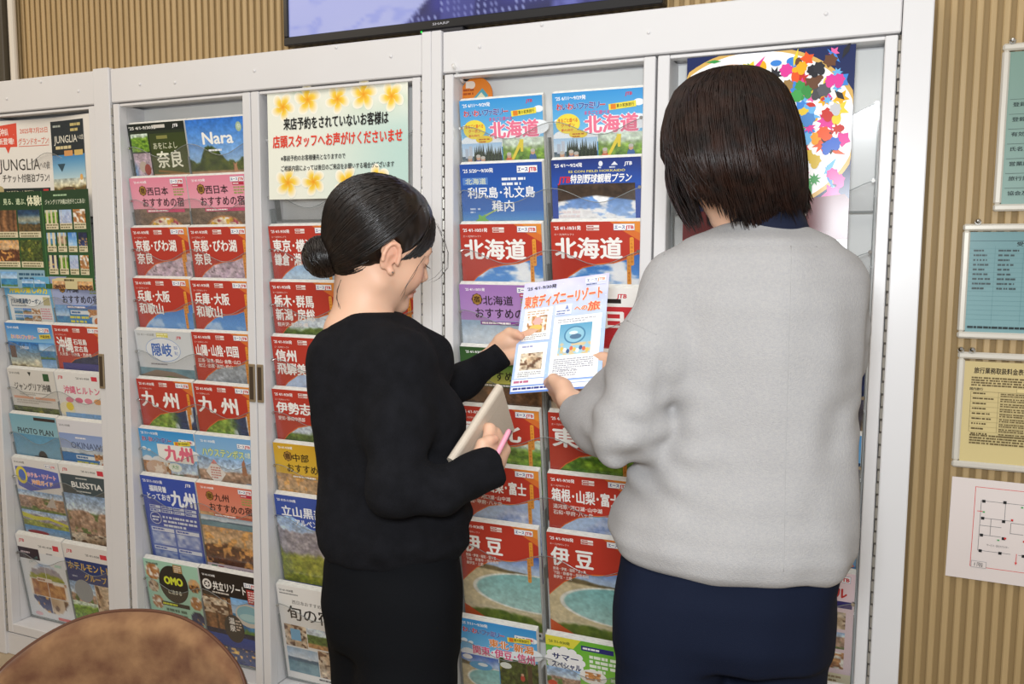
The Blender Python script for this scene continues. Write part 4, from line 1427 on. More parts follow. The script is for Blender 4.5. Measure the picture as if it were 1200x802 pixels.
c = Sheet(w * 1000 - 26, (h - .036) * 1000, 'A6AEF2')


def tvpic(u, v):
    c = mixc('8E98EE', 'C0C6FA', v + .25 * (fbm(u * 3, v * 4, 3) - .5))
    f = np.abs(fbm(u * 4 + v * 2, v * 3 - u, 8) - .5)
    c = mixc(c, '98A4F4', st(.03, .0, f) * .6)
    e = st(-.01, .01, (u - .36) - (1 - v) * .62)
    dk = mixc('3A3C9A', '24265E', vnoise(u * 20, v * 14, 4))
    dots = st(.22, .12, np.hypot((u * 60) % 1 - .5, (v * 34) % 1 - .5))
    dk = mixc(dk, 'A0A8E8', dots * (vnoise(u * 30, v * 20, 2) > .4))
    band = st(.10, .08, np.abs(u - .5 - (1 - v) * .1) * 2)
    dk = mixc(dk, '6A6EC0', band * .5)
    e2 = st(.0, .02, u - .74 + (1 - v) * .05)
    dk = mixc(dk, mixc('8A90E8', '2A2C70', st(.3, .7, fbm(u * 12, v * 8, 6))), e2)
    return mixc(c, dk, e)


c.grid(0, 0, c.w, c.h, 170, 70, tvpic)
SCREEN = mat('lit_screen', '101014', .25, attr=True, emit=0.80)
for l_ in list(SCREEN.node_tree.links):
    if l_.to_socket.name == 'Base Color':
        SCREEN.node_tree.links.remove(l_)
o = c.obj('screen', SCREEN, t)
o.location = (0, .002, .022)
c = Sheet(70, 12, '0C0C10')
c.v, c.c, c.f, c.n, c.lay = [], [], [], 0, 0
c.text('SHARP', 8, 2, 8, 'B0B0B8', .02, 46)
o = c.obj('brand_lettering', PRINT, t)
o.location = (-.035, -.0064, .006)

# ------------------------------------------------------------------ framed notices and plan on the slats
ALU = mat('satin_frame', 'D8D2C6', .3, .5, metal=.15)
NOTICE = mat('notice_paper', rough=.25, spec=.5, attr=True)


def framed(name, label, x0, z0, w, h, sheet, hooks, tilt=0.0):
    t = thing(name, label, 'notice', (x0 + w / 2, .1495, z0), (0, tilt, 0))
    f = .014
    b = MB()
    b.box(-w / 2, w / 2, -.012, 0, 0, f, bev=.0035)
    b.box(-w / 2, w / 2, -.012, 0, h - f, h, bev=.0035)
    b.box(-w / 2, -w / 2 + f, -.0118, 0, f, h - f, bev=.0035)
    b.box(w / 2 - f, w / 2, -.0118, 0, f, h - f, bev=.0035)
    b.build('frame', ALU, t)
    o = sheet.obj('sheet', NOTICE, t, thick=.0008)
    o.location = (0, -.006, f - .002)
    b = MB()
    for hx_ in hooks:
        b.tube([(hx_, -.012, h + .004), (hx_, 0, h + .004)], .006, 10)
        b.ball((hx_, -.013, h + .005), .0055, 6)
    b.build('hook', CHROME, t)
    return t


G = '7F9A90'
c = Sheet(204, 300, G)
c.grad(0, 0, 204, 300, '7C988C', '8AA69E')
for i, (a_, e_) in enumerate((('License', 46), ('of', 60), ('Scope', 74))):
    c.text(a_, 40 + i % 2 * 8, e_, 9, '4A5A56', 0, 40)
for i, (q, sb_) in enumerate((('登録番号', 'Number'), ('登録年月日', 'Date of registration'), ('有効期間', 'Term of validity'), ('氏名又は名称', 'Name'), ('営業所の名称', 'Name of office'), ('旅行業務取扱', 'Name of certified'), ('協会及び', 'Travel services'))):
    y = 92 + i * 29
    c.rect(4, y, 196, .8, '4A5A56')
    c.text(q, 10, y + 6, 9, '2A3A38', .02, 12 * len(q)).lines(40, y + 19, 60, 1, 3.5, '5A6A68', seed=i)
framed('certificate_frame', 'tall framed pale green registration certificate, topmost on the slatted wall', .240, 1.412, .232, .328, c, (-.10,))
c = Sheet(294, 206, '8FB9BE')
c.grad(0, 0, 294, 206, '6E9498', '7FA6AA')
c.rect(0, 18, 294, .9, '2A4A50').text('受付担当者', 84, 20, 9, '1E2E30', .04, 60)
for j in range(16):
    c.rect(0, 34 + j * 9.6, 294, .45, '5A8488')
for x_ in (46, 96, 150, 220):
    c.rect(x_, 30, .5, 158, '5A8488')
for j in range(9):
    for k, x_ in enumerate((8, 52, 104)):
        c.lines(x_, 36 + j * 9.6, 32 + (j * 7 + k * 5) % 9, 1, 3.6, '3A4A4C', seed=j * 3 + k)
c.lines(4, 192, 200, 1, 4.5, '1E2E30')
framed('table_frame', 'framed blue green table of staff names, second from the top on the slatted wall', .189, 1.153, .322, .234, c, (-.135,))
c = Sheet(294, 212, 'E2CE94')
c.grad(0, 0, 294, 212, 'D0BC86', 'D8C68E')
c.text('旅行業務取扱料金表', 18, 12, 13, '3A2E1A', .035, 88).lines(14, 32, 250, 4, 3.4, '6A5A38', 1.5)
c.text('国内旅行', 12, 54, 6, '3A2E1A', .03, 24).rect(96, 52, 60, 9, '8A7A50').rect(96.6, 52.6, 58.8, 7.8, 'E2CE94')
c.rect(14, 62, 266, .6, '6A5A38').rect(14, 62, .6, 84, '6A5A38').rect(64, 62, .5, 84, '6A5A38')
for j in range(9):
    c.rect(14, 62 + j * 10.5, 266, .4, '8A7A50')
    c.lines(18, 64.5 + j * 10.5, 40, 1, 3, '5A4A2A', seed=j).lines(68, 64 + j * 10.5, 190, 2, 2.6, '6A5A38', 1.6, seed=j + 20)
c.lines(16, 152, 230, 4, 3.2, '6A5A38', 1.7)
framed('price_list_frame', 'framed yellow travel fee table above the white floor plan sheet', .193, .882, .322, .243, c, (-.135, -.156))
c = Sheet(297, 216, 'E4D9D5')
K, RR = '2A2A2C', 'D84A48'
for (x_, y_, w_, h_) in ((44, 16, 240, 1.2), (44, 186, 240, 1.2), (44, 16, 1.2, 171), (283, 16, 1.2, 171)):
    c.rect(x_, y_, w_, h_, RR)
for (x_, y_, w_, h_) in ((56, 44, 150, .9), (56, 44, .9, 106), (56, 150, 60, .9), (130, 150, 100, .9), (56, 80, 60, .9), (100, 44, .9, 36), (136, 44, .9, 40), (150, 60, .9, 50), (56, 96, 40, .9), (56, 116, 40, .9), (76, 80, .9, 36), (112, 84, 24, .9), (112, 84, .9, 22), (112, 106, 24, .9), (150, 84, 70, .9), (150, 116, 60, .9), (150, 116, .9, 34), (180, 84, .9, 66), (206, 44, .9, 106), (140, 30, 30, .9)):
    c.rect(x_, y_, w_, h_, '6A6A6C')
for (x_, y_) in ((58, 44), (96, 42), (58, 80), (96, 82), (58, 116), (98, 118), (58, 150), (94, 150), (136, 150), (152, 84), (152, 116), (150, 44)):
    c.rect(x_, y_ - 2, 6, 6, '1E1E20')
for (x_, y_) in ((112, 76), (102, 116), (136, 118), (168, 98), (152, 40)):
    c.rect(x_, y_, 4, 4, 'D03A38')
for (x_, y_) in ((60, 66), (90, 122), (128, 48), (146, 52)):
    c.rect(x_, y_, 4, 3, '4AA05A')
c.rect(126, 148, 1.2, 20, RR).poly([(124, 166), (129, 166), (126.5, 172)], RR).rect(50, 66, 10, 1.2, RR).rect(141, 36, 1.2, 14, RR)
c.text('サービス・受付カウンター', 72, 134, 5, '3A3A3C', 0, 40)
c.rect(46, 174, 28, 14, '8A8A8C').rect(46.7, 174.7, 26.6, 12.6, 'E4D9D5').text('1階', 52, 176, 10, '4A4A4C', 0, 16)
o = c.obj('floor_plan', PRINT_MATT, curve=lambda X, Z: -.004 - .004 * np.sin(Z * 14) * 1.0, thick=.0005)
o.location = (.194 + .1485, .1475, .643)
o.rotation_euler = (0, math.radians(.6), 0)
tag(o, 'white paper floor plan with red outline, lowest sheet on the slatted wall', 'notice')

# ------------------------------------------------------------------ brown chair in the foreground
SUEDE = mat('brown_suede', '94704F', .9, .08, noise=(22, '664432', .95), bump=(500, .15), sheen=.15)
PIPING = mat('dark_piping', '5A3826', .5, .3)
pt = at(142, 714, 1.30)
yaw = math.radians(24)
ch = thing('chair', 'brown mottled suede chair with rounded back in the front left corner', 'chair', (pt[0], pt[1], 0), (0, 0, yaw))
W2_, H0, H1 = .208, .36, float(pt[2]) - .024
n_, m_ = 48, 30


def chair_back(front, s, tt):
    """s across -1..1, tt up 0..1"""
    top = H1 - .094 * abs(s) ** 2.25 - .05 * max(0, (abs(s) - .85) / .15) ** 2
    hw = W2_ * (1.12 - .12 * tt)
    z = H0 + (top - H0) * tt
    x = hw * math.copysign(abs(s) ** .92, s)
    y = -.07 * s * s + .06 * (z - H0)
    return x, y, z


b = MB()
G_ = {}
vs, fs = [], []
for k, off in enumerate((0.0, .045)):
    for j in range(m_ + 1):
        for i in range(n_ + 1):
            s, tt = -1 + 2 * i / n_, j / m_
            x, y, z = chair_back(k, s, tt)
            d = min(1 - abs(s), (1 - tt) * 1.4, 1)
            e = min(1.0, max(0.0, d / .10))
            bul = math.sqrt(max(0, 1 - (1 - e) ** 2))
            yy = y + .0225 + (.0225 * bul + .001) * (1 if k else -1)
            G_[(k, i, j)] = len(vs)
            vs.append((x, yy, z))
for j in range(m_):
    for i in range(n_):
        fs.append((G_[(0, i, j)], G_[(0, i + 1, j)], G_[(0, i + 1, j + 1)], G_[(0, i, j + 1)]))
        fs.append((G_[(1, i, j)], G_[(1, i, j + 1)], G_[(1, i + 1, j + 1)], G_[(1, i + 1, j)]))
per = [(0, j) for j in range(m_ + 1)] + [(i, m_) for i in range(1, n_ + 1)] + [(n_, j) for j in range(m_ - 1, -1, -1)] + [(i, 0) for i in range(n_ - 1, -1, -1)]
for (a, a2) in zip(per, per[1:]):
    fs.append((G_[(0,) + a], G_[(0,) + a2], G_[(1,) + a2], G_[(1,) + a]))
b.add(vs, fs)
b.build('backrest', SUEDE, ch, smooth=True)
b = MB()
path = []
for (i, j) in per[:m_ * 2 + n_ + 1]:
    p_ = vs[G_[(0, i, j)]]
    path.append((p_[0], p_[1] + .004, p_[2] + .001))
b.tube(path, .0032, 6)
b.build('piping', PIPING, ch, smooth=True)
b = MB()
vs, fs = [], []
for k, (zz, q) in enumerate(((.36, .92), (.37, 1.0), (.43, 1.0), (.455, .93), (.46, .7), (.46, .02))):
    for i in range(32):
        a = 2 * math.pi * i / 32
        cx, cy = math.cos(a), math.sin(a)
        e = (abs(cx) ** 4 + abs(cy) ** 4) ** -.25
        vs.append((cx * e * .225 * q, .20 + cy * e * .215 * q - .42, zz))
for k in range(5):
    for i in range(32):
        i2 = (i + 1) % 32
        fs.append((k * 32 + i, k * 32 + i2, k * 32 + 32 + i2, k * 32 + 32 + i))
fs.append(tuple(range(32))[::-1])
b.add(vs, fs)
b.build('seat', SUEDE, ch, smooth=True)
LEGM = mat('dark_chair_leg', '2A2420', .4, .4)
for sx in (-1, 1):
    for sy in (0, 1):
        b = MB()
        b.tube([(sx * .19, -.40 + sy * .36, 0), (sx * .16, -.37 + sy * .30, .365)], [.011, .016], 10)
        b.build('leg', LEGM, ch, smooth=True)

# ------------------------------------------------------------------ soft shapes: smooth unions of tapered limbs, ellipsoids and lofts, meshed as one surface
def V3(*a):
    return np.array(a, float)


def nrm(v):
    v = np.asarray(v, float)
    return v / (np.linalg.norm(v) + 1e-12)


class Soft:
    def __init__(self):
        self.p = []

    def cone(self, a, b, ra, rb, k=.01, op='u'):
        a, b = np.asarray(a, float), np.asarray(b, float)
        ba = b - a
        L2 = ba @ ba + 1e-12

        def f(P):
            t = np.clip(((P - a) @ ba) / L2, 0, 1)
            return np.linalg.norm(P - a - t[:, None] * ba, axis=1) - (ra + (rb - ra) * t)
        r = max(ra, rb)
        self.p.append((f, np.minimum(a, b) - r, np.maximum(a, b) + r, k, op))
        return self

    def chain(self, pts, rad, k=.006, kk=None):
        for i in range(len(pts) - 1):
            self.cone(pts[i], pts[i + 1], rad[i], rad[i + 1], (kk if kk is not None and i == 0 else k))
        return self

    def ell(self, c, r, k=.01, R=None, op='u'):
        c, r = np.asarray(c, float), np.asarray(r, float)
        R = np.eye(3) if R is None else R

        def f(P):
            q = (P - c) @ R
            k0 = np.linalg.norm(q / r, axis=1)
            k1 = np.linalg.norm(q / (r * r), axis=1) + 1e-9
            return k0 * (k0 - 1) / k1
        m = np.max(r)
        self.p.append((f, c - m, c + m, k, op))
        return self

    def loft(self, rows, k=.02, n=2.3, cut=(True, True), op='u', grow=0.0, rnd=.006):
        """rows: (z, cx, cy, half width, half depth, turn)"""
        A = np.array(sorted(rows, key=lambda q: q[0]), float)
        Z = A[:, 0]

        def f(P):
            z = np.clip(P[:, 2], Z[0], Z[-1])
            # smooth interpolation between the rows
            i = np.clip(np.searchsorted(Z, z) - 1, 0, len(Z) - 2)
            t = (z - Z[i]) / (Z[i + 1] - Z[i])
            t = t * .4 + .6 * t * t * (3 - 2 * t)
            q = A[i] * (1 - t)[:, None] + A[i + 1] * t[:, None]
            x, y = P[:, 0] - q[:, 1], P[:, 1] - q[:, 2]
            c, s = np.cos(q[:, 5]), np.sin(q[:, 5])
            u, v = x * c + y * s, -x * s + y * c
            a, b_ = q[:, 3] + grow, q[:, 4] + grow
            g = (np.abs(u / a) ** n + np.abs(v / b_) ** n) ** (1 / n)
            d = (g - 1) * np.minimum(a, b_)
            e = np.maximum(P[:, 2] - Z[-1] - grow, Z[0] - grow - P[:, 2])
            # rounded end
            m = np.maximum(d, e)
            w = np.maximum(d + rnd, 0) ** 2 + np.maximum(e + rnd, 0) ** 2
            return np.where((d > -rnd) & (e > -rnd), np.sqrt(w) - rnd, m)
        mx = A[:, 3:5].max() + grow + .01
        lo = V3((A[:, 1] - mx).min(), (A[:, 2] - mx).min(), Z[0] - grow)
        hi = V3((A[:, 1] + mx).max(), (A[:, 2] + mx).max(), Z[-1] + grow)
        self.p.append((f, lo, hi, k, op))
        return self

    def fn(self, f, lo, hi, k=.01, op='u'):
        self.p.append((f, np.asarray(lo, float), np.asarray(hi, float), k, op))
        return self

    def evaluate(self, P, prims=None):
        d = np.full(len(P), 1.0)
        for f, lo, hi, k, op in (prims or self.p):
            e = f(P)
            if op == 'u':
                h = np.clip(.5 + .5 * (d - e) / k, 0, 1)
                d = d * (1 - h) + e * h - k * h * (1 - h)
            elif op == 's':
                h = np.clip(.5 - .5 * (d + e) / k, 0, 1)
                d = d * (1 - h) - e * h + k * h * (1 - h)
            else:
                h = np.clip(.5 - .5 * (d - e) / k, 0, 1)
                d = d * (1 - h) + e * h + k * h * (1 - h)
        return d

    def surface(self, vs, bump=None, pad=.02):
        us = [q for q in self.p if q[4] == 'u']
        lo = np.min([q[1] for q in us], 0) - pad
        hi = np.max([q[2] for q in us], 0) + pad
        B = 20
        nb = np.ceil((hi - lo) / (vs * B)).astype(int)
        n = nb * B
        vol = np.full(n, 1.0, np.float32)
        ax = np.arange(B) * vs
        loc = np.stack(np.meshgrid(ax, ax, ax, indexing='ij'), -1).reshape(-1, 3)
        for i in range(nb[0]):
            for j in range(nb[1]):
                for k in range(nb[2]):
                    o = lo + np.array([i, j, k]) * vs * B
                    o2 = o + vs * B
                    pr = [q for q in self.p if np.all(q[1] - q[3] - vs < o2) and np.all(q[2] + q[3] + vs > o)]
                    if not any(q[4] == 'u' for q in pr):
                        continue
                    P = loc + o
                    d = self.evaluate(P, pr)
                    if bump is not None:
                        d = d + bump(P)
                    vol[i * B:(i + 1) * B, j * B:(j + 1) * B, k * B:(k + 1) * B] = d.reshape(B, B, B)
        ins = vol < 0
        c = np.zeros(n - 1, np.int8)
        for a in (0, 1):
            for b in (0, 1):
                for d in (0, 1):
                    c += ins[a:n[0] - 1 + a, b:n[1] - 1 + b, d:n[2] - 1 + d]
        act = (c > 0) & (c < 8)
        I = np.argwhere(act)
        idx = np.full(n - 1, -1, np.int64)
        idx[act] = np.arange(len(I))
        acc = np.zeros((len(I), 3))
        cnt = np.zeros(len(I))
        cor = [(a, b, d) for a in (0, 1) for b in (0, 1) for d in (0, 1)]
        for p_ in cor:
            for q_ in cor:
                if sum(q_) - sum(p_) == 1 and all(q >= p for p, q in zip(p_, q_)):
                    va = vol[I[:, 0] + p_[0], I[:, 1] + p_[1], I[:, 2] + p_[2]].astype(float)
                    vb = vol[I[:, 0] + q_[0], I[:, 1] + q_[1], I[:, 2] + q_[2]].astype(float)
                    m = (va < 0) != (vb < 0)
                    t = np.where(m, va / np.where(m, va - vb, 1), 0)
                    acc[m] += np.array(p_) + t[m, None] * (np.array(q_) - np.array(p_))
                    cnt[m] += 1
        verts = lo + (I + acc / cnt[:, None]) * vs
        F = []
        for axis in range(3):
            s0 = [slice(0, n[0]), slice(0, n[1]), slice(0, n[2])]
            s1 = list(s0)
            s0[axis], s1[axis] = slice(0, n[axis] - 1), slice(1, n[axis])
            a, b = ins[tuple(s0)], ins[tuple(s1)]
            E = np.argwhere(a != b)
            o1, o2 = (axis + 1) % 3, (axis + 2) % 3
            ok = (E[:, o1] > 0) & (E[:, o2] > 0) & (E[:, o1] < n[o1] - 1) & (E[:, o2] < n[o2] - 1)
            E = E[ok]
            fl = a[tuple(E.T)]
            d1, d2 = np.eye(3, dtype=int)[o1], np.eye(3, dtype=int)[o2]
            q = np.stack([idx[tuple((E - d1 - d2).T)], idx[tuple((E - d2).T)], idx[tuple(E.T)], idx[tuple((E - d1).T)]], 1)
            q[~fl] = q[~fl][:, ::-1]
            F.append(q)
        return verts, np.concatenate(F)


def soft_obj(name, parts, m, parent, origin, cols=None, smooth=2):
    """parts: (verts, faces) pieces of one mesh; origin is subtracted"""
    V, F, n = [], [], 0
    for v, f in parts:
        v = v.copy()
        for _ in range(smooth):     # light relaxing of the grid
            e = np.concatenate([f[:, [0, 1]], f[:, [1, 2]], f[:, [2, 3]], f[:, [3, 0]]])
            s = np.zeros_like(v)
            c = np.zeros(len(v))
            np.add.at(s, e[:, 0], v[e[:, 1]])
            np.add.at(c, e[:, 0], 1)
            v = v * .5 + .5 * s / np.maximum(c, 1)[:, None]
        V.append(v)
        F.append(f + n)
        n += len(v)
    V, F = np.concatenate(V), np.concatenate(F)
    me = bpy.data.meshes.new(name)
    me.from_pydata((V - np.asarray(origin)).tolist(), [], F.tolist())
    me.polygons.foreach_set('use_smooth', [True] * len(F))
    if cols is not None:
        C = cols(V)
        a = me.color_attributes.new('Col', 'FLOAT_COLOR', 'POINT')
        a.data.foreach_set('color', np.c_[lin(C), np.ones(len(C))].astype(np.float32).ravel())
    me.materials.append(m)
    o = bpy.data.objects.new(name, me)
    COL.objects.link(o)
    o.parent = parent
    return o


def ripple(seed, amp, f0, stretch=(1, 1, 1), n=10):
    r = np.random.default_rng(seed)
    K = r.normal(size=(n, 3)) * f0 * np.asarray(stretch)
    ph = r.uniform(0, 6.28, n)

    def f(P):
        s = np.zeros(len(P))
        for k, p_ in zip(K, ph):
            s += np.sin(P @ k + p_)
        return amp * s / math.sqrt(n)
    return f


SKIN = mat('skin', 'DDB195', .5, .4, attr=True, bump=(900, .06))
SKIN.node_tree.nodes['Principled BSDF'].inputs['Subsurface Weight'].default_value = .12
SKIN.node_tree.nodes['Principled BSDF'].inputs['Subsurface Radius'].default_value = (.012, .005, .003)
SK, SK2, LIP = np.array(hx('DBAF93')), np.array(hx('CF8F78')), np.array(hx('B9625A'))


class Hand:
    """wrist w, fingers towards x, thumb side towards y"""
    KN = [(.086, .027), (.090, .009), (.085, -.009), (.076, -.026)]
    PH = [(.040, .024, .021), (.044, .028, .022), (.041, .026, .021), (.032, .020, .018)]

    def __init__(self, w, x, y, right, scale=.95, curl=((20, 30, 20),) * 4, thumb=None, fore=None):
        x = nrm(x)
        y = nrm(np.asarray(y, float) - x * (np.asarray(y, float) @ x))
        z = np.cross(x, y) if right else -np.cross(x, y)      # back of the hand
        self.w, self.x, self.y, self.z, self.s = np.asarray(w, float), x, y, z, scale
        self.S = Soft()
        L = self.L
        S = self.S
        self.tips, self.nails = [], []
        if fore is not None:
            S.cone(fore, L(0, 0, 0), .028 * scale, .0225 * scale, .01)
        for i, (kx, ky) in enumerate(self.KN):
            S.cone(L(.004, ky * .55, 0), L(kx, ky, .002), .0135 * scale, .0108 * scale, .012)
        S.ell(L(.030, .018, -.010), np.array((.026, .016, .015)) * scale, .012, np.stack([x, y, z], 1))
        S.ell(L(.032, -.018, -.008), np.array((.028, .012, .013)) * scale, .012, np.stack([x, y, z], 1))
        for i in range(4):
            a = 0
            p = L(*self.KN[i], .002)
            rad = [.0098, .0088, .0078, .0066] if i < 3 else [.0085, .0076, .0068, .0058]
            pts = [p]
            for j in range(3):
                a += math.radians(curl[i][j])
                sp = (1.5 - i) * .035
                d = x * math.cos(a) + y * sp - z * math.sin(a)
                p = p + nrm(d) * self.PH[i][j] * scale
                pts.append(p)
            S.chain(pts, [q * scale for q in rad], .003, .006)
            self.tips.append(pts[-1])
            up = nrm(np.cross(nrm(pts[-1] - pts[-2]), y)) * (1 if right else -1)
            up = up if up @ (z * math.cos(a) + x * math.sin(a)) > 0 else -up
            self.nails.append((pts[-1] - nrm(pts[-1] - pts[-2]) * .003 * scale + up * .0062 * scale))
        b = L(.018, .026, -.006)
        if thumb is None:
            m1, m2, tip = L(.050, .046, -.012), L(.075, .054, -.016), L(.096, .056, -.020)
        else:
            tip = np.asarray(thumb, float)
            out = nrm(self.y * .7 + self.x * .1)
            m1 = b + (tip - b) * .42 + out * .012 * scale
            m2 = b + (tip - b) * .74 + out * .007 * scale
        S.chain([b, m1, m2, tip], [.0135 * scale, .0112 * scale, .0098 * scale, .0080 * scale], .004, .012)
        self.thumb = tip

    def L(self, a, b, c):
        return self.w + (self.x * a + self.y * b + self.z * c) * self.s

    def mesh(self):
        return self.S.surface(.0019, pad=.012)


def capcone(S, a, b, ra, rb, k=.02):
    """a limb of cloth that ends in a flat cuff at b"""
    a, b = np.asarray(a, float), np.asarray(b, float)
    d = nrm(b - a)
    L = np.linalg.norm(b - a)

    def f(P):
        q = (P - a) @ d
        t = np.clip(q / L, 0, 1)
        r = np.linalg.norm(P - a - t[:, None] * (b - a), axis=1) - (ra + (rb - ra) * t)
        e = q - L
        m = np.maximum(r, e)
        w = np.sqrt(np.maximum(r + .005, 0) ** 2 + np.maximum(e + .005, 0) ** 2) - .005
        return np.where((r > -.005) & (e > -.005), w, m)
    S.fn(f, np.minimum(a, b) - ra, np.maximum(a, b) + ra, k)


class Head:
    def __init__(self, o, f, up, s=1.0):
        f = nrm(f)
        r = nrm(np.cross(f, up))
        u = np.cross(r, f)
        self.o, self.R, self.s = np.asarray(o, float), np.stack([r, f, u], 1), s

    def W(self, *p):
        return self.o + self.R @ (np.array(p, float) * self.s)

    def loc(self, P):
        return (P - self.o) @ self.R / self.s

    def soft(self):
        S = Soft()
        W, R, s = self.W, self.R, self.s

        def el(c, r, k=.01, op='u', RR=None):
            S.ell(W(*c), np.array(r) * s, k, R if RR is None else R @ RR, op)

        def co(a, b, ra, rb, k=.01, op='u'):
            S.cone(W(*a), W(*b), ra * s, rb * s, k, op)
        el((0, -.012, .038), (.072, .091, .086))
        el((0, .026, -.022), (.058, .060, .080), .03)
        for q in (-1, 1):
            co((q * .046, -.002, -.058), (q * .010, .062, -.092), .019, .015, .025)
            el((q * .036, .052, -.032), (.027, .026, .028), .02)
        el((0, .070, -.092), (.020, .016, .014), .015)
        el((0, .070, .020), (.046, .018, .014), .018)
        for q in (-1, 1):
            el((q * .032, .094, .001), (.017, .012, .011), .012, 's')
        co((0, .082, .008), (0, .103, -.031), .0065, .0088, .010)
        for q in (-1, 1):
            el((q * .0105, .092, -.035), (.0085, .0095, .0075), .006)
            el((q * .031, .0735, .002), (.0135, .0125, .0125), .003)
        el((0, .083, -.060), (.021, .010, .0058), .006)
        el((0, .082, -.0705), (.018, .010, .0062), .006)
        co((-.020, .094, -.0655), (.020, .094, -.0655), .0016, .0016, .003, 's')
        for q in (-1, 1):
            a = math.radians(14)
            RR = np.array([[1, 0, 0], [0, math.cos(a), math.sin(a)], [0, -math.sin(a), math.cos(a)]])
            el((q * .074, -.012, -.006), (.0060, .0140, .0245), .006, RR=RR)
            pts = [(q * .0800, -.011 + .0150 * math.cos(t), -.003 + .0235 * math.sin(t)) for t in np.linspace(-.35, 3.6, 9)]
            for p0, p1 in zip(pts, pts[1:]):
                co(p0, p1, .0036, .0036, .003)
            el((q * .082, -.006, -.010), (.006, .0072, .011), .004, 's', RR)
            co((q * .079, .004, -.004), (q * .078, .006, -.014), .0038, .0034, .003)
            el((q * .077, -.002, -.029), (.0048, .0070, .0072), .006)
        return S

    def colour(self, V, base):
        p = self.loc(V)
        C = np.tile(base, (len(V), 1))

        def w(c, r):
            return np.exp(-(((p - np.array(c)) / np.array(r)) ** 2).sum(1))[:, None]
        for q in (-1, 1):
            a = .45 * w((q * .045, .07, -.03), (.03, .03, .025))
            C = C * (1 - a) + SK2 * a
            a = .55 * w((q * .082, -.01, .002), (.014, .022, .034))
            C = C * (1 - a) + SK2 * a
        a = np.clip(1.3 * (w((0, .093, -.0605), (.020, .014, .006)) + w((0, .092, -.071), (.018, .014, .0065))), 0, .9)
        return C * (1 - a) + LIP * a


def hand_colour(C, V, hands):
    for h in hands:
        for q in h.tips + [h.thumb]:
            a = .45 * np.exp(-((V - q) ** 2).sum(1) / .012 ** 2)[:, None]
            C = C * (1 - a) + SK2 * a
        for q in h.nails:
            a = .8 * (np.exp(-((V - q) ** 2).sum(1) / .0042 ** 2))[:, None]
            C = C * (1 - a) + np.array(hx('F0CFC2')) * a
    return C


def rows_px(rows, D, turn, off=0.0):
    """torso rows read off the photo: (y, left, right, half depth[, depth shift])"""
    out = []
    for q in rows:
        y, l, r, b = q[:4]
        d = D + (q[4] if len(q) > 4 else 0)
        c = at((l + r) / 2, y, d)
        out.append((c[2], c[0], c[1], (r - l) / 2 / FPX * d + off, b + off, turn))
    return out


def strands(name, paths, rad, m, parent, origin):
    b = MB()
    for p in paths:
        rad_ = rad
        if isinstance(p, tuple):
            p, rad_ = p
        n = len(p)
        r = [rad_ * (.25 + .75 * math.sin(math.pi * min(1, (i + .5) / n)) ** .6) * (1 if i < n - 1 else .25) for i in range(n)]
        b.tube(np.asarray(p) - origin, r, 3, cap=False)
    return b.build(name, m, parent, smooth=True)


HAIR_BLACK = mat('black_hair', '100B09', .32, .5, noise=(60, '22160E', .7))
HAIR_BROWN = mat('dark_brown_hair', '130B08', .46, .3, noise=(45, '2C170E', .8))
KNIT_BLACK = mat('black_knit', '101013', .95, .14, noise=(40, '17171B', .8), bump=(420, .7, (1.6, 1.6, .5)))
KNIT_GREY = mat('heather_grey_knit', 'A09D9B', .95, .1, noise=(240, '8F8E91', .45), bump=(520, .55), sheen=.1)
TROUSER_BLACK = mat('black_trouser_cloth', '0C0D10', .9, .12, bump=(900, .25))
TROUSER_NAVY = mat('navy_trouser_cloth', '0D1426', .85, .15, bump=(900, .25))
SHOE = mat('black_shoe', '141416', .4, .5)
NAVY_KNIT = mat('navy_undershirt', '141A2E', .85, .25, bump=(700, .3))
up = V3(0, 0, 1)

# ================================================================== woman in black
D1 = 1.45
o1 = at(445, 700, D1)
o1[2] = 0
w1 = thing('person', 'woman with a black hair bun in black sweater and trousers, holding a beige tablet case', 'person', o1)
TURN1 = math.radians(18)
torso1 = rows_px([(370, 400, 468, .050, .0), (382, 384, 482, .060), (394, 371, 492, .072), (408, 363, 500, .085), (430, 362, 508, .092), (460, 364, 523, .100), (490, 367, 536, .105), (520, 371, 537, .102),
                  (555, 375, 538, .100), (585, 372, 548, .104), (605, 370, 552, .108), (628, 374, 549, .108), (646, 384, 540, .100)], D1, TURN1)
sw = Soft().loft(torso1, .03, 2.2)
sw.ell(at(505, 492, 1.44), (.055, .06, .055), .04)
# near (right) arm
s_n, e_n = at(466, 428, 1.385), at(462, 572, 1.305)
sw.chain([at(440, 415, 1.42), s_n, at(464, 500, 1.345), e_n], [.056, .054, .049, .043], .03, .05)
sw.cone(e_n, at(515, 576, 1.325), .043, .037, .02)
capcone(sw, at(515, 576, 1.325), at(582, 545, 1.374), .037, .032, .02)
# far (left) arm
s_f, e_f, c_f = at(496, 424, 1.52), at(480, 490, 1.685), at(586, 415, 1.655)
sw.chain([at(470, 412, 1.49), s_f, e_f], [.054, .052, .044], .025, .04)
sw.cone(e_f, at(545, 446, 1.665), .044, .034, .02)
capcone(sw, at(545, 446, 1.665), at(590, 413, 1.655), .034, .028, .02)
rp = ripple(3, .0026, 34, (1, 1, .6))
rp2 = ripple(8, .0022, 75, (.5, .5, 1.3))


def fold1(P):
    near = np.exp(-((P - e_n) ** 2).sum(1) / .07 ** 2) + np.exp(-((P - at(545, 565, 1.36)) ** 2).sum(1) / .08 ** 2) + .8 * np.exp(-((P[:, 2] - torso1[-2][0]) / .05) ** 2)
    return rp(P) + rp2(P) * (.3 + near)


soft_obj('sweater', [sw.surface(.0048, fold1)], KNIT_BLACK, w1, o1)
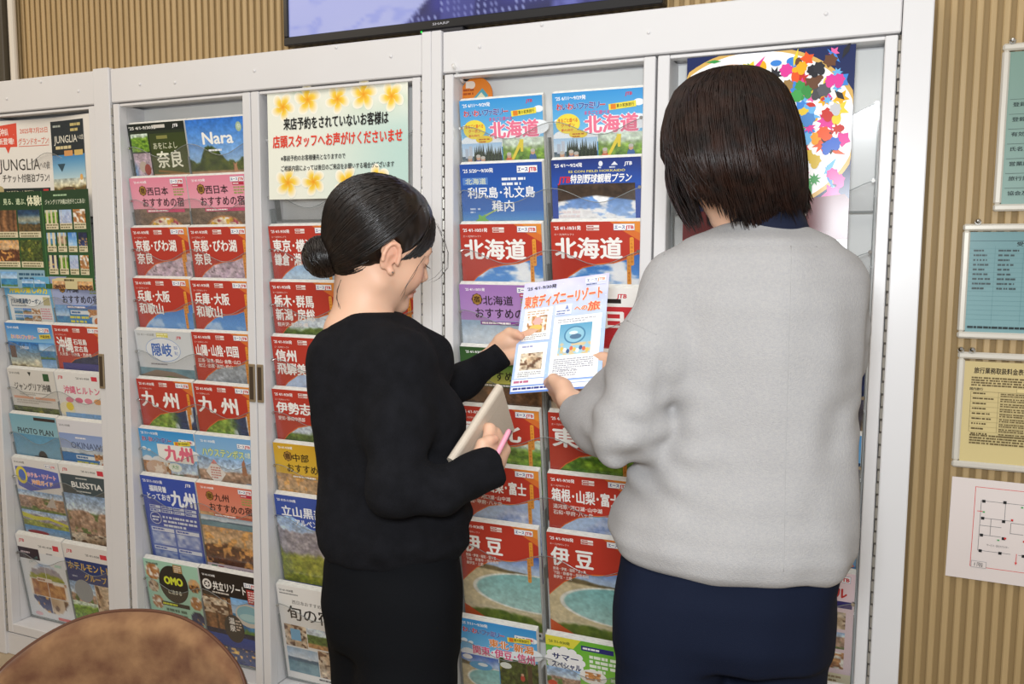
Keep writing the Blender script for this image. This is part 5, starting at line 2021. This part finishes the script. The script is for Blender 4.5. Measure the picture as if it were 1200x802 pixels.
# trousers
tr = Soft().loft(rows_px([(630, 384, 540, .095), (660, 379, 543, .103), (700, 377, 541, .108), (730, 384, 538, .105), (752, 390, 536, .09)], D1, TURN1), .03, 2.2)
for (x0_, d0_, x1_, sgn) in ((436, 1.50, 452, 1), (478, 1.41, 474, -1)):
    kn = at(x1_, 905, d0_)
    an = at(x1_ - 4, 1120, d0_ + .01)
    an[2] = .07
    tr.chain([at(x0_, 700, d0_), at((x0_ + x1_) / 2, 800, d0_), kn, an], [.088, .080, .066, .062], .02, .03)
soft_obj('trousers', [tr.surface(.006, ripple(5, .0028, 30, (1.2, 1.2, .5)))], TROUSER_BLACK, w1, o1)
# head
_h = nrm(V3(_fw[0], _fw[1], 0))
_q, _t, _p = math.radians(34), math.radians(15), math.radians(14)
_f = (CR * math.cos(_q) + _h * math.sin(_q)) * math.cos(_t) - up * math.sin(_t)
H1h = Head((0, 0, 0), _f, up * math.cos(_p) - _h * math.sin(_p), .96)
H1h.o = at(457, 302, 1.395) - H1h.R @ (V3(.078, -.012, -.006) * .96)
hd = H1h.soft()
nb = at(424, 392, 1.455)
hd.chain([H1h.W(0, -.022, -.045), at(425, 345, 1.465), nb], [.048, .045, .054], .02, .025)
hd.cone(at(400, 388, 1.455), at(470, 395, 1.45), .028, .028, .03)
# hands
fly_TL, fly_TR, fly_BL = at(615, 333, 1.725), at(714, 320, 1.655), at(597, 462, 1.596)
FX, FY = nrm(fly_TR - fly_TL), nrm(fly_TL - fly_BL)
FN = np.cross(FX, FY)
FN = FN if FN @ _fw < 0 else -FN          # towards the readers
grip = fly_BL + FY * .118
h_l = Hand(grip - FX * .050 - FN * .016 - FY * .012, FX * 1 + FY * .10, FY * .9 + FN * .45, False, .92,
           ((-4, 1, 2), (-4, 1, 2), (-4, 1, 2), (-3, 1, 2)), thumb=grip + FX * .012 + FN * .0095 + FY * .004, fore=at(570, 426, 1.662))
h_r = Hand(at(573, 553, 1.376), nrm(CU * .62 + CR * .16 + _fw * .76), -_fw * .62 - CR * .55 + CU * .4, True, .90,
           ((50, 92, 62), (56, 94, 62), (58, 96, 62), (60, 96, 62)), thumb=at(580, 515, 1.402), fore=at(545, 564, 1.350))
bod = Soft().loft([(z, x_, y_, a - .014, b_ - .014, t_) for z, x_, y_, a, b_, t_ in torso1], .02, 2.2)
bod.chain([at(440, 415, 1.42), s_n, e_n, at(515, 578, 1.325), at(560, 556, 1.36)], [.040, .040, .030, .026, .022], .02)
bod.chain([at(470, 412, 1.49), s_f, e_f, at(576, 420, 1.66)], [.040, .038, .030, .021], .02)
bod.cone(at(425, 385, 1.455), at(440, 460, 1.45), .045, .07, .03)
for (x0_, d0_, x1_) in ((436, 1.50, 452), (478, 1.41, 474)):
    an = at(x1_ - 4, 1120, d0_ + .01)
    an[2] = .06
    bod.chain([at(x0_, 690, d0_), at(x1_, 905, d0_), an], [.074, .048, .034], .02)


def skin1(V):
    C = H1h.colour(V, SK)
    return hand_colour(C, V, (h_l, h_r))


soft_obj('body', [bod.surface(.008), hd.surface(.0022), h_l.mesh(), h_r.mesh()], SKIN, w1, o1, skin1, smooth=1)
for (x1_, d0_) in ((452, 1.51), (474, 1.42)):
    c_ = at(x1_ - 4, 1120, d0_)
    s_ = Soft()
    f_ = V3(.75, .66, 0)
    s_.cone(V3(c_[0], c_[1], .038) - f_ * .03, V3(c_[0], c_[1], .030) + f_ * .14, .040, .034, .02)
    s_.fn(lambda P: -P[:, 2] + .002, (-9, -9, -9), (9, 9, 9), .004, 'i')
    soft_obj('shoe', [s_.surface(.005)], SHOE, w1, o1)


# hair of the woman in black: swept back into a low bun
def yh(z):
    return np.interp(z, [-.085, -.055, -.038, -.030, -.006, .018, .040, .065, .085, .105], [-.075, -.050, -.040, .004, .018, .038, .054, .068, .080, .105])


EC, ER = np.array([0, -.014, .040]), np.array([.0790, .1045, .0890])
cap = Soft()
cap.ell(H1h.W(*EC), ER * H1h.s, .01, H1h.R)
cap.ell(H1h.W(0, -.050, -.016), (.051, .047, .052), .03, H1h.R)
cap.fn(lambda P: np.maximum(H1h.loc(P)[:, 1] - yh(H1h.loc(P)[:, 2]), -.082 - H1h.loc(P)[:, 2] - .35 * (H1h.loc(P)[:, 1] + .09)) * .75, (-9, -9, -9), (9, 9, 9), .006, 'i')
for q in (-1, 1):
    cap.ell(H1h.W(q * .080, -.014, -.004), (.018, .021, .032), .005, H1h.R, 's')
_rp = ripple(11, .0006, 260, (1, 1, .3))


def thin_edge(P):
    q = H1h.loc(P)
    return _rp(P) + .0065 * np.exp(-np.maximum(0, yh(q[:, 2]) - q[:, 1]) / .010)


soft_obj('hair', [cap.surface(.0028, thin_edge)], HAIR_BLACK, w1, o1)
hair_shape = [q for q in cap.p if q[4] == 'u']


def lift(paths, h0, h1):
    """lay strands on the hair surface"""
    out = []
    cc = H1h.W(*EC)
    for p in paths:
        p = np.array(p)
        h = rg.uniform(h0, h1)
        for _ in range(3):
            d = cap.evaluate(p, hair_shape)
            n = p - cc
            n /= np.linalg.norm(n, axis=1)[:, None]
            g = np.full(len(p), h)
            g[0] = -.003
            g[1] = min(h, .0004)
            p = p + n * np.maximum(-.004, g - d)[:, None]
        out.append(p)
    return out
bun = at(378, 301, 1.435)
bl = H1h.loc(bun[None])[0]
rg = np.random.default_rng(4)
paths = []
db = nrm((H1h.loc(at(398, 298, 1.44)[None])[0] - EC) / ER)
while len(paths) < 2000:
    d = nrm(rg.normal(size=3))
    p = EC + ER * d
    if p[1] > yh(p[2]) - .001 or p[2] < -.075:
        continue
    if rg.random() < .45 and yh(p[2]) - p[1] > .025:
        continue
    if abs(p[0]) > .050 and -.045 < p[2] < .022 and -.034 < p[1] < .012:
        continue
    om = math.acos(np.clip(d @ db, -1, 1))
    if om > 2.9:
        continue
    g = 1.024 + .012 * rg.random()
    P = []
    k = 9
    for i in range(k + 1):
        t = i / k * .97
        q = (math.sin((1 - t) * om) * d + math.sin(t * om) * db) / math.sin(om)
        P.append(H1h.W(*(EC + ER * q * (g - .006 * (i == 0)))))
    if any(abs(H1h.loc(x_[None])[0][0]) > .058 and -.036 < H1h.loc(x_[None])[0][2] < .022 and -.033 < H1h.loc(x_[None])[0][1] < .008 for x_ in P):
        continue
    paths.append(P)
for i in range(150):            # nape hair gathered upwards
    a = rg.uniform(-1, 1)
    p0 = np.array([.050 * a, -.088 + .035 * a * a, -.060 + .02 * rg.random()])
    p1 = H1h.loc(at(398, 302, 1.44)[None])[0]
    m_ = (p0 + p1) / 2 + np.array([.012 * a, -.006, 0])
    paths.append([H1h.W(*(p0 * (1 - t) ** 2 + 2 * m_ * t * (1 - t) + p1 * t * t)) for t in np.linspace(0, 1, 6)])
hair_paths = lift(paths, .0002, .0018)
# bun: coiled strands round a core
ax = nrm(bun - at(402, 296, 1.44))
e1 = nrm(np.cross(ax, up))
e2 = np.cross(ax, e1)
bs = Soft().ell(bun, (.033, .033, .035), .01).cone(bun, at(406, 297, 1.44), .018, .020, .02)
o_b = soft_obj('hair_bun', [bs.surface(.0028)], HAIR_BLACK, w1, o1)
paths = []
for i in range(170):
    r_, off = .0225 + .010 * rg.random(), rg.normal() * .35
    a0 = rg.uniform(0, 6.28)
    tl = rg.normal(size=3) * .25
    n1 = nrm(ax + tl)
    b1 = nrm(np.cross(n1, up + .1))
    b2 = np.cross(n1, b1)
    R_ = .0345 + .0024 * rg.random()
    z_ = np.clip(off, -.75, .75)
    rr_ = R_ * math.sqrt(1 - z_ * z_)
    paths.append([bun + n1 * R_ * z_ + rr_ * (b1 * math.cos(a0 + t) + b2 * math.sin(a0 + t)) for t in np.linspace(0, 3.6, 14)])
strands('bun_strands', paths, .0013, HAIR_BLACK, w1, o1)
# loose strands beside the face and at the nape
paths = []
for i in range(7):
    j = rg.normal(size=3) * .004
    P0 = [(512, 262), (519, 276), (524, 296), (523, 314), (514, 326), (503, 332)] if i < 3 else [(497, 300), (489, 312), (484, 324), (478, 334), (474, 344), (470, 352)]
    if i >= 5:
        P0 = [(398, 328), (396, 340), (394, 350), (395, 358), (397, 364), (399, 370)]
    dd = [1.49] * 6 if i < 3 else ([1.425, 1.412, 1.405, 1.402, 1.402, 1.404] if i < 5 else [1.42] * 6)
    paths.append([at(x_ + rg.normal() * 1.2, y_, d_) + j * (q / 5) for q, ((x_, y_), d_) in enumerate(zip(P0, dd))])
strands('hair_strands', hair_paths + [(q, .0005) for q in paths], .0009, HAIR_BLACK, w1, o1)
b = MB()
for q in (-1, 1):
    for k in range(14):
        t = k / 13
        p0 = H1h.W(q * (.018 + .026 * t), .085 - .012 * t * t, -.0015 + .004 * math.sin(math.pi * t) * -1)
        p1 = H1h.W(q * (.019 + .030 * t), .095 - .010 * t * t, -.008)
        b.tube([p0 - o1, (p0 + p1) / 2 - o1 - H1h.R[:, 2] * .001, p1 - o1], [.0005, .0004, .0001], 3)
b.build('eyelashes', HAIR_BLACK, w1)
b = MB()
for q in (-1, 1):
    b.tube([H1h.W(q * .014, .089, .017) - o1, H1h.W(q * .030, .086, .022) - o1, H1h.W(q * .047, .072, .018) - o1], [.0016, .002, .0008], 5)
b.build('eyebrows', HAIR_BLACK, w1)
b = MB()
b.ball(H1h.W(.0835, -.001, -.029) - o1, .0018, 6)
b.build('earring', CHROME, w1)

# ================================================================== woman in grey
D2 = 1.30
o2 = at(850, 700, D2)
o2[2] = 0
w2 = thing('person', 'woman with a dark brown bob seen from behind in grey sweater and navy trousers', 'person', o2)
TURN2 = math.radians(9)
torso2 = rows_px([(258, 862, 922, .050, .01), (268, 838, 944, .062, .01), (284, 810, 970, .078, .0), (302, 788, 992, .092), (326, 778, 1002, .102), (360, 775, 1004, .110), (420, 776, 1002, .112), (480, 772, 999, .110), (530, 758, 1000, .108),
                  (580, 738, 1000, .112), (612, 718, 1000, .116), (632, 713, 999, .118), (648, 720, 992, .114), (658, 732, 984, .106)], D2, TURN2)
sw = Soft().loft(torso2, .03, 2.25)
sl, el_ = at(800, 336, 1.30), at(737, 505, 1.285)
sw.chain([at(822, 318, 1.30), sl, at(765, 415, 1.285), el_], [.045, .050, .053, .055], .032, .04)
sw.cone(el_, at(704, 500, 1.395), .055, .047, .02)
sw.cone(at(752, 425, 1.31), at(702, 474, 1.425), .042, .036, .03)
capcone(sw, at(704, 500, 1.395), at(672, 481, 1.475), .046, .032, .015)
sr, er_, cr_ = at(970, 336, 1.30), at(976, 420, 1.36), at(850, 470, 1.52)
sw.chain([at(950, 318, 1.30), sr, at(976, 385, 1.33), er_], [.045, .048, .0490, .045], .02, .04)
sw.chain([er_, cr_], [.048, .034], .02)
rp3, rp4 = ripple(21, .0034, 26, (1.3, 1.3, .45)), ripple(22, .003, 60, (.7, .7, 1.2))


def fold2(P):
    q = np.exp(-((P - el_) ** 2).sum(1) / .10 ** 2) + np.exp(-((P - at(760, 545, 1.26)) ** 2).sum(1) / .09 ** 2) + .5 * np.exp(-((P - at(985, 470, 1.25)) ** 2).sum(1) / .08 ** 2)
    hem = np.exp(-((P[:, 2] - torso2[-3][0]) / .05) ** 2)
    u = (P - CAM) @ CR / ((P - CAM) @ _fw) * FPX + 600
    v = 401 - (P - CAM) @ CU / ((P - CAM) @ _fw) * FPX
    lines = 0
    for (xa, ya, xb, yb, w_, dp) in ((778, 410, 768, 500, 9, .005), (764, 510, 728, 549, 9, .006), (782, 420, 800, 560, 14, .005), (990, 440, 962, 560, 16, .005), (962, 560, 940, 640, 18, .004), (800, 300, 812, 420, 20, .003)):
        tt = np.clip(((u - xa) * (xb - xa) + (v - ya) * (yb - ya)) / ((xb - xa) ** 2 + (yb - ya) ** 2), 0, 1)
        dd = np.hypot(u - xa - tt * (xb - xa), v - ya - tt * (yb - ya))
        lines = lines + dp * np.exp(-(dd / w_) ** 2) * np.sin(math.pi * np.clip(tt, .08, .92))
    return rp3(P) * (.8 + .6 * hem) + rp4(P) * q + lines


sv, sf = sw.surface(.0042, fold2)
sweater2 = soft_obj('sweater', [(sv, sf)], KNIT_GREY, w2, o2)
from mathutils.bvhtree import BVHTree
tree = BVHTree.FromPolygons([tuple(v.co) for v in sweater2.data.vertices], [tuple(p.vertices) for p in sweater2.data.polygons])


def on_cloth(x, y):
    d = Vector(at(x, y, 1.0) - CAM).normalized()
    h = tree.ray_cast(Vector(CAM - o2), d)
    return None if h[0] is None else np.array(h[0])


b = MB()
for line in ([(927, 288), (926, 340), (924, 400), (922, 480), (920, 560), (919, 630), (918, 676)], [(846, 290), (880, 287), (930, 287), (962, 290)], [(779, 298), (760, 330), (745, 356), (735, 378)], [(735, 376), (752, 384), (772, 394)]):
    P = []
    for (xa, ya), (xb, yb) in zip(line, line[1:]):
        for t in np.linspace(0, 1, 8, endpoint=False):
            q = on_cloth(xa + (xb - xa) * t, ya + (yb - ya) * t)
            if q is not None:
                P.append(q + _fw * .0003)
    if len(P) > 3:
        b.tube(P, .0008, 6)
b.build('seam', mat('grey_seam', '9C9A99', .95, .05), w2, smooth=True)
# collar of the navy shirt underneath
cb = Soft()
n0_, n1_ = at(896, 278, 1.315), at(889, 236, 1.335)
cb.cone(n0_, n1_, .068, .055, .01)
cb.cone(n1_ - (n1_ - n0_) * .3, n1_ + (n1_ - n0_) * .5, .0515, .0515, .003, 's')
soft_obj('shirt_collar', [cb.surface(.0035)], NAVY_KNIT, w2, o2)
tr = Soft().loft(rows_px([(655, 726, 980, .105), (690, 722, 974, .112), (730, 722, 969, .110), (760, 724, 964, .095)], D2, TURN2), .03, 2.4)
for (x0_, x1_, d_) in ((782, 786, 1.30), (908, 896, 1.31)):
    an = at(x1_, 1150, d_ + .01)
    an[2] = .07
    tr.chain([at(x0_, 720, d_), at((x0_ + x1_) / 2, 800, d_), at(x1_, 930, d_), an], [.084, .079, .066, .062], .012, .03)
soft_obj('trousers', [tr.surface(.006, ripple(25, .003, 30, (1.3, 1.3, .5)))], TROUSER_NAVY, w2, o2)
H2h = Head(at(855, 172, 1.315), (-.34, .86, -.62), up)
hd = H2h.soft()
hd.chain([H2h.W(0, -.020, -.045), at(880, 240, 1.325), at(893, 290, 1.315)], [.050, .047, .056], .02, .025)
gr2 = fly_BL + FX * .098 + FY * .0
h2l = Hand(gr2 + FX * .035 - FY * .036 + FN * .030, nrm(-FX * .55 + FY * .50 - FN * .62), FN * .70 - FX * .25 + FY * .5, False, .92,
           ((16, 28, 20), (20, 32, 22), (24, 34, 22), (26, 36, 22)), thumb=gr2 - FX * .014 + FY * .010 + FN * .010, fore=at(692, 482, 1.46))
gr3 = fly_TR - FY * .205
h2r = Hand(gr3 + FX * .075 - FN * .016 - FY * .012, -FX + FY * .05, FY * .9 + FN * .45, True, .92, ((-4, 1, 2),) * 4, thumb=gr3 + FX * .030 + FN * .0095, fore=at(845, 470, 1.52))
bod = Soft().loft([(z, x_, y_, a - .016, b_ - .016, t_) for z, x_, y_, a, b_, t_ in torso2], .02, 2.25)
bod.chain([sl, el_, at(688, 481, 1.47)], [.042, .034, .022], .02)
bod.chain([sr, er_, at(850, 470, 1.515)], [.042, .034, .022], .02)
for (x0_, x1_, d_) in ((782, 786, 1.30), (908, 896, 1.31)):
    an = at(x1_, 1150, d_ + .01)
    an[2] = .06
    bod.chain([at(x0_, 710, d_), at(x1_, 930, d_), an], [.070, .048, .034], .02)


def skin2(V):
    return hand_colour(H2h.colour(V, SK), V, (h2l, h2r))


soft_obj('body', [bod.surface(.008), hd.surface(.0024), h2l.mesh(), h2r.mesh()], SKIN, w2, o2, skin2, smooth=1)
for (x1_, d_) in ((786, 1.31), (896, 1.32)):
    c_ = at(x1_, 1150, d_)
    s_ = Soft()
    f_ = V3(-.3, .95, 0)
    s_.cone(V3(c_[0], c_[1], .038) - f_ * .03, V3(c_[0], c_[1], .030) + f_ * .14, .040, .034, .02)
    s_.fn(lambda P: -P[:, 2] + .002, (-9, -9, -9), (9, 9, 9), .004, 'i')
    soft_obj('shoe', [s_.surface(.005)], SHOE, w2, o2)
# bob hair
HAIR_ROWS = [(79, 848, 874, .012), (83, 829, 890, .034), (92, 809, 904, .058), (106, 794, 916, .078), (128, 784, 926, .096), (155, 778, 934, .106), (182, 778, 938, .110), (203, 789, 940, .106), (222, 806, 940, .092), (240, 832, 934, .068)]
hair_rows = rows_px(HAIR_ROWS, 1.305, math.radians(6))


def back_D(x, y):
    """how far away the back of the hair lies"""
    A = np.array(HAIR_ROWS, float)
    l, r, b_ = (np.interp(y, A[:, 0], A[:, i]) for i in (1, 2, 3))
    q = np.clip((x - (l + r) / 2) / ((r - l) / 2), -.98, .98)
    return 1.305 - b_ * math.sqrt(1 - q * q)


HR = np.array(sorted(hair_rows), float)
hs = Soft().loft(hair_rows, .01, 2.05, rnd=.012)
hs.ell(H2h.W(0, .088, -.045), (.056, .050, .088), .012, H2h.R, 's')
hs.ell(H2h.W(-.052, .075, -.060), (.038, .045, .05), .01, H2h.R, 's')
hs.cone(at(893, 300, 1.33), at(880, 246, 1.33), .058, .050, .012, 's')
soft_obj('hair', [hs.surface(.003, ripple(31, .0012, 230, (1, 1, .12)))], HAIR_BROWN, w2, o2)


def hair_at(phi, z, g):
    zc = np.clip(z, HR[0, 0], HR[-1, 0])
    q = [np.interp(zc, HR[:, 0], HR[:, i]) for i in range(1, 6)]
    u, v = (q[2] + g) * math.cos(phi), (q[3] + g) * math.sin(phi)
    c, s = math.cos(q[4]), math.sin(q[4])
    return V3(q[0] + u * c - v * s, q[1] + u * s + v * c, z)


zt = HR[-1, 0]
paths = []
face_dir = math.atan2(H2h.R[1, 1], H2h.R[0, 1])
for i in range(2100):
    phi = rg.uniform(-math.pi, math.pi)
    da = (phi - face_dir + math.pi) % (2 * math.pi) - math.pi
    if abs(da) < .62:
        zend = at(850, 150 + 25 * rg.random(), 1.3)[2]
    else:
        # lower ends: nape in the middle back, longer front locks, flicked out at the right
        c = math.cos(phi)
        pe = np.interp(c, [-1, -.82, -.6, -.3, .1, .45, .75, 1], [232, 226, 222, 236, 258, 258, 246, 236])
        if math.sin(phi) > .1 and c < -.3:
            pe = 258
        zend = at(850, pe + rg.normal() * 6, 1.3)[2]
    z0_ = zt - .001 - abs(rg.normal()) * .035 * (rg.random() < .6)
    g = rg.uniform(-.001, .0035)
    fl = .0
    c = math.cos(phi)
    tw = rg.normal() * .10
    P = []
    n = 12
    for k in range(n + 1):
        t = k / n
        z = z0_ + (zend - z0_) * (1 - math.cos(t * math.pi / 2)) ** .85
        flick = max(0, (HR[1, 0] + .02 - z)) / .05
        p = hair_at(phi + tw * t, z, g)
        if flick > 0:
            if c > .55:
                p = p + CR * .010 * flick * flick
            elif -.35 < c < .5 and math.sin(phi) < 0:
                p = p + _fw * .012 * flick
        P.append(p)
    paths.append(P)
# the front lock at the left, hanging clear of the cheek
for i in range(260):
    a = rg.random()
    ys = rg.uniform(130, 196)
    x0_ = np.interp(ys, [130, 155, 196], [784, 778, 780]) + 16 * a
    x1_, y1_ = 806 + 17 * a + rg.normal() * 2, 258 + rg.normal() * 7
    d0_ = 1.285 + .06 * rg.random()
    paths.append([at(x0_ + (x1_ - x0_) * t ** 1.5 - 5 * (1 - a) * math.sin(math.pi * t), ys + (y1_ - ys) * t, d0_ + .02 * t) for t in np.linspace(0, 1, 9)])
# back hair falling over the nape in ragged points
for i in range(950):
    a = rg.random()
    ys = rg.uniform(95, 205)
    yk = rg.uniform(190, 212)
    l_, r_ = (np.interp(ys, [q[0] for q in HAIR_ROWS], [q[k] for q in HAIR_ROWS]) for k in (1, 2))
    x0_ = l_ + 8 + (r_ - l_ - 10) * a
    tip = np.interp(a, [0, .2, .35, .5, .62, .75, .88, 1], [228, 234, 252, 262, 266, 258, 250, 240]) + rg.normal() * 7
    x1_ = np.interp(a, [0, .25, .5, .75, 1], [812, 846, 884, 918, 944]) + rg.normal() * 4 + (rg.random() * 9 if a > .86 else 0)
    P = []
    for t in np.linspace(0, 1, 11):
        y_ = ys + (tip - ys) * t
        x_ = x0_ + (x1_ - x0_) * t ** 1.4 + 4 * math.sin(math.pi * t) * (a - .4)
        yc = min(y_, yk)
        D_ = back_D(x_, yc) - .0025 - .003 * (i % 3) / 2 + (.00085 * (y_ - yk) if y_ > yk else 0)
        P.append(at(x_, y_, D_))
    paths.append(P)
strands('hair_strands', paths, .0014, HAIR_BROWN, w2, o2)

# ================================================================== what they hold
c = Sheet(182, 257, 'BFD0F2')
c.grid(0, 0, 182, 257, 26, 36, lambda u, v: np.clip(mixc(mixc('D8D4F4', 'BCD2F6', v * 2), mixc('A8C6F4', '4F7ED8', st(.85, 1, v)), st(.3, 1, v) * .8) + (fbm(u * 8, v * 10, 4)[..., None] - .5) * .12, 0, 1))
for i in range(70):
    c.ell(rnd.uniform(3, 179), rnd.uniform(3, 254), .9, .9, 'F8FAFF', 6)
c.text("'25 4/1-9/30発", 8, 10, 10, '2A2A34', .03, 64)
c.rect(134, 6, 42, 12, 'F4F6FC').text('エース', 136, 8, 8, '2A4A9C', .04, 22).text('JTB', 159, 7.5, 9, 'E08A50', .04, 15).rect(134, 20, 42, 5, 'D8DCEC').lines(136, 21, 38, 1, 3, '4A5A90')
c.otext('東京ディズニーリゾート', 6, 34, 30, 'E8604A', 'F8E4A0', .04, 164, ow=.05, rot=-.03)
c.otext('への', 116, 70, 13, 'E8604A', 'F8E4A0', .03, 26, ow=.05).otext('旅', 144, 64, 22, 'E8604A', 'F8E4A0', .04, 24, ow=.05)
c.rect(76, 64, 34, 24, 'F0F4FC').lines(79, 78, 28, 2, 3, '6A7AB0').poly([(96, 76), (98, 70), (100, 64.5), (102, 70), (104, 76)], '7A90C8')
c.rect(10, 66, 60, 76, 'FAF6EE').rect(10, 66, 60, 76, 'FCFAF4').lines(16, 72, 46, 2, 3, 'C8A890').photo(18, 84, 42, 40, 'food', 12, 2.4).lines(16, 128, 46, 3, 2.2, '9A9AA0')
c.star(40, 98, 12, 'E8B0A8', 6, .7).ell(38, 112, 14, 7, 'E0C060', 14)
c.rect(6, 148, 62, 78, 'FAFAF6').lines(14, 153, 40, 1, 4, '9AA0C8').photo(14, 170, 46, 38, 'room', 12, 2.4).lines(12, 212, 48, 3, 2.2, '9A9AA0')
c.rect(76, 94, 98, 140, 'FAFAF8').lines(84, 100, 78, 2, 2.6, 'A8A8B4')
c.grid(90, 112, 66, 70, 26, 26, lambda u, v: mixc(mixc('5AA0C4', 'A8D0E0', v), 'D8C090', st(.62, .72, vnoise(u * 9, v * 9, 4)) * st(.45, .65, v)))
c.ell(122, 138, 22, 20, '3E7EA4', 26).ell(122, 138, 19, 17, '8CC0D4', 26).ell(124, 142, 12, 6, '4A7090', 16).ell(119, 133, 9, 4, 'D8ECF2', 14)
for i in range(9):
    c.ell(98 + i * 6.4, 168 + (i % 3) * 3, 3.6, 5, ('E8C060', 'F0F0E8', '3A5A8A', 'D86A4A')[i % 4], 10)
c.lines(84, 190, 80, 6, 2.4, 'A0A0AC').lines(84, 216, 50, 3, 2.4, 'A0A0AC')
c.rect(2, 228, 66, 13, 'F0F4FC').lines(6, 231, 58, 1, 5, 'C06A8A').rect(76, 238, 98, 5, 'E8F0FC').rect(2, 244, 176, 10, 'F0F4FC').lines(6, 246, 166, 1, 4.5, '2A3A8A')
me = c.mesh('flyer', PRINT, thick=.0006)
fl = bpy.data.objects.new('flyer', me)
COL.objects.link(fl)
ctr = fly_BL + FX * .091
Mx = Matrix.Identity(4)
for i in range(3):
    Mx[i][0], Mx[i][1], Mx[i][2], Mx[i][3] = FX[i], -FN[i], FY[i], ctr[i]
fl.matrix_world = Mx
tag(fl, 'pale blue travel flyer with orange title held up between the two women', 'flyer')

# beige tablet case
Bc, Ac, Cc_ = at(585, 454, 1.455), at(531, 536, 1.372), at(592, 540, 1.56)
ux = nrm(Bc - Ac)
uy = nrm((Bc - Cc_) - ux * ((Bc - Cc_) @ ux))
uz = np.cross(ux, uy)
uz = uz if uz @ _fw < 0 else -uz
org = Bc - ux * .082 - uy * .062
t = thing('tablet_case', 'closed beige tablet case held against the black sweater', 'tablet')
Mx = Matrix.Identity(4)
for i in range(3):
    Mx[i][0], Mx[i][1], Mx[i][2], Mx[i][3] = ux[i], uy[i], uz[i], org[i]
t.matrix_world = Mx
CASE = mat('beige_case', 'CDBFAE', .5, .4, noise=(300, 'C2B3A0', .5))
b = MB().box(-.083, .083, -.063, .063, .004, .0075, bev=.0012)
b.box(-.083, .083, -.063, .063, -.0075, -.004, bev=.0012)
b.tube([(-.083, .062, 0), (.083, .062, 0)], .0074, 14)
b.build('cover', CASE, t)
MB().box(-.080, .080, -.060, .058, -.0038, .0038, bev=.0015).build('tablet', mat('pale_aqua_tablet', 'B9CDD0', .35, .5), t)
MB().box(-.082, .082, .0400, .0408, .0076, .0079).build('seam', mat('case_seam', 'B3A593', .6), t)
# pink pen
p0, p1 = at(597, 504, 1.392), at(584, 530, 1.372)
t = thing('pen', 'pink pen held in the hand under the beige tablet case', 'pen', p0)
dpn = p1 - p0
PINK = mat('pink_plastic', 'E79AAE', .3, .5)
MB().tube([(0, 0, 0), dpn * .12, dpn * .9, dpn * 1.5], [.0036, .0046, .0046, .0042], 12).build('barrel', PINK, t, smooth=True)
MB().tube([dpn * 1.5, dpn * 1.7, dpn * 1.85], [.0040, .0025, .0006], 10).build('tip', CHROME, t, smooth=True)
MB().tube([dpn * .05 + CR * .005, dpn * .5 + CR * .0056], [.0014, .0012], 6).build('clip', mat('dark_clip', '5A3A44', .3), t)
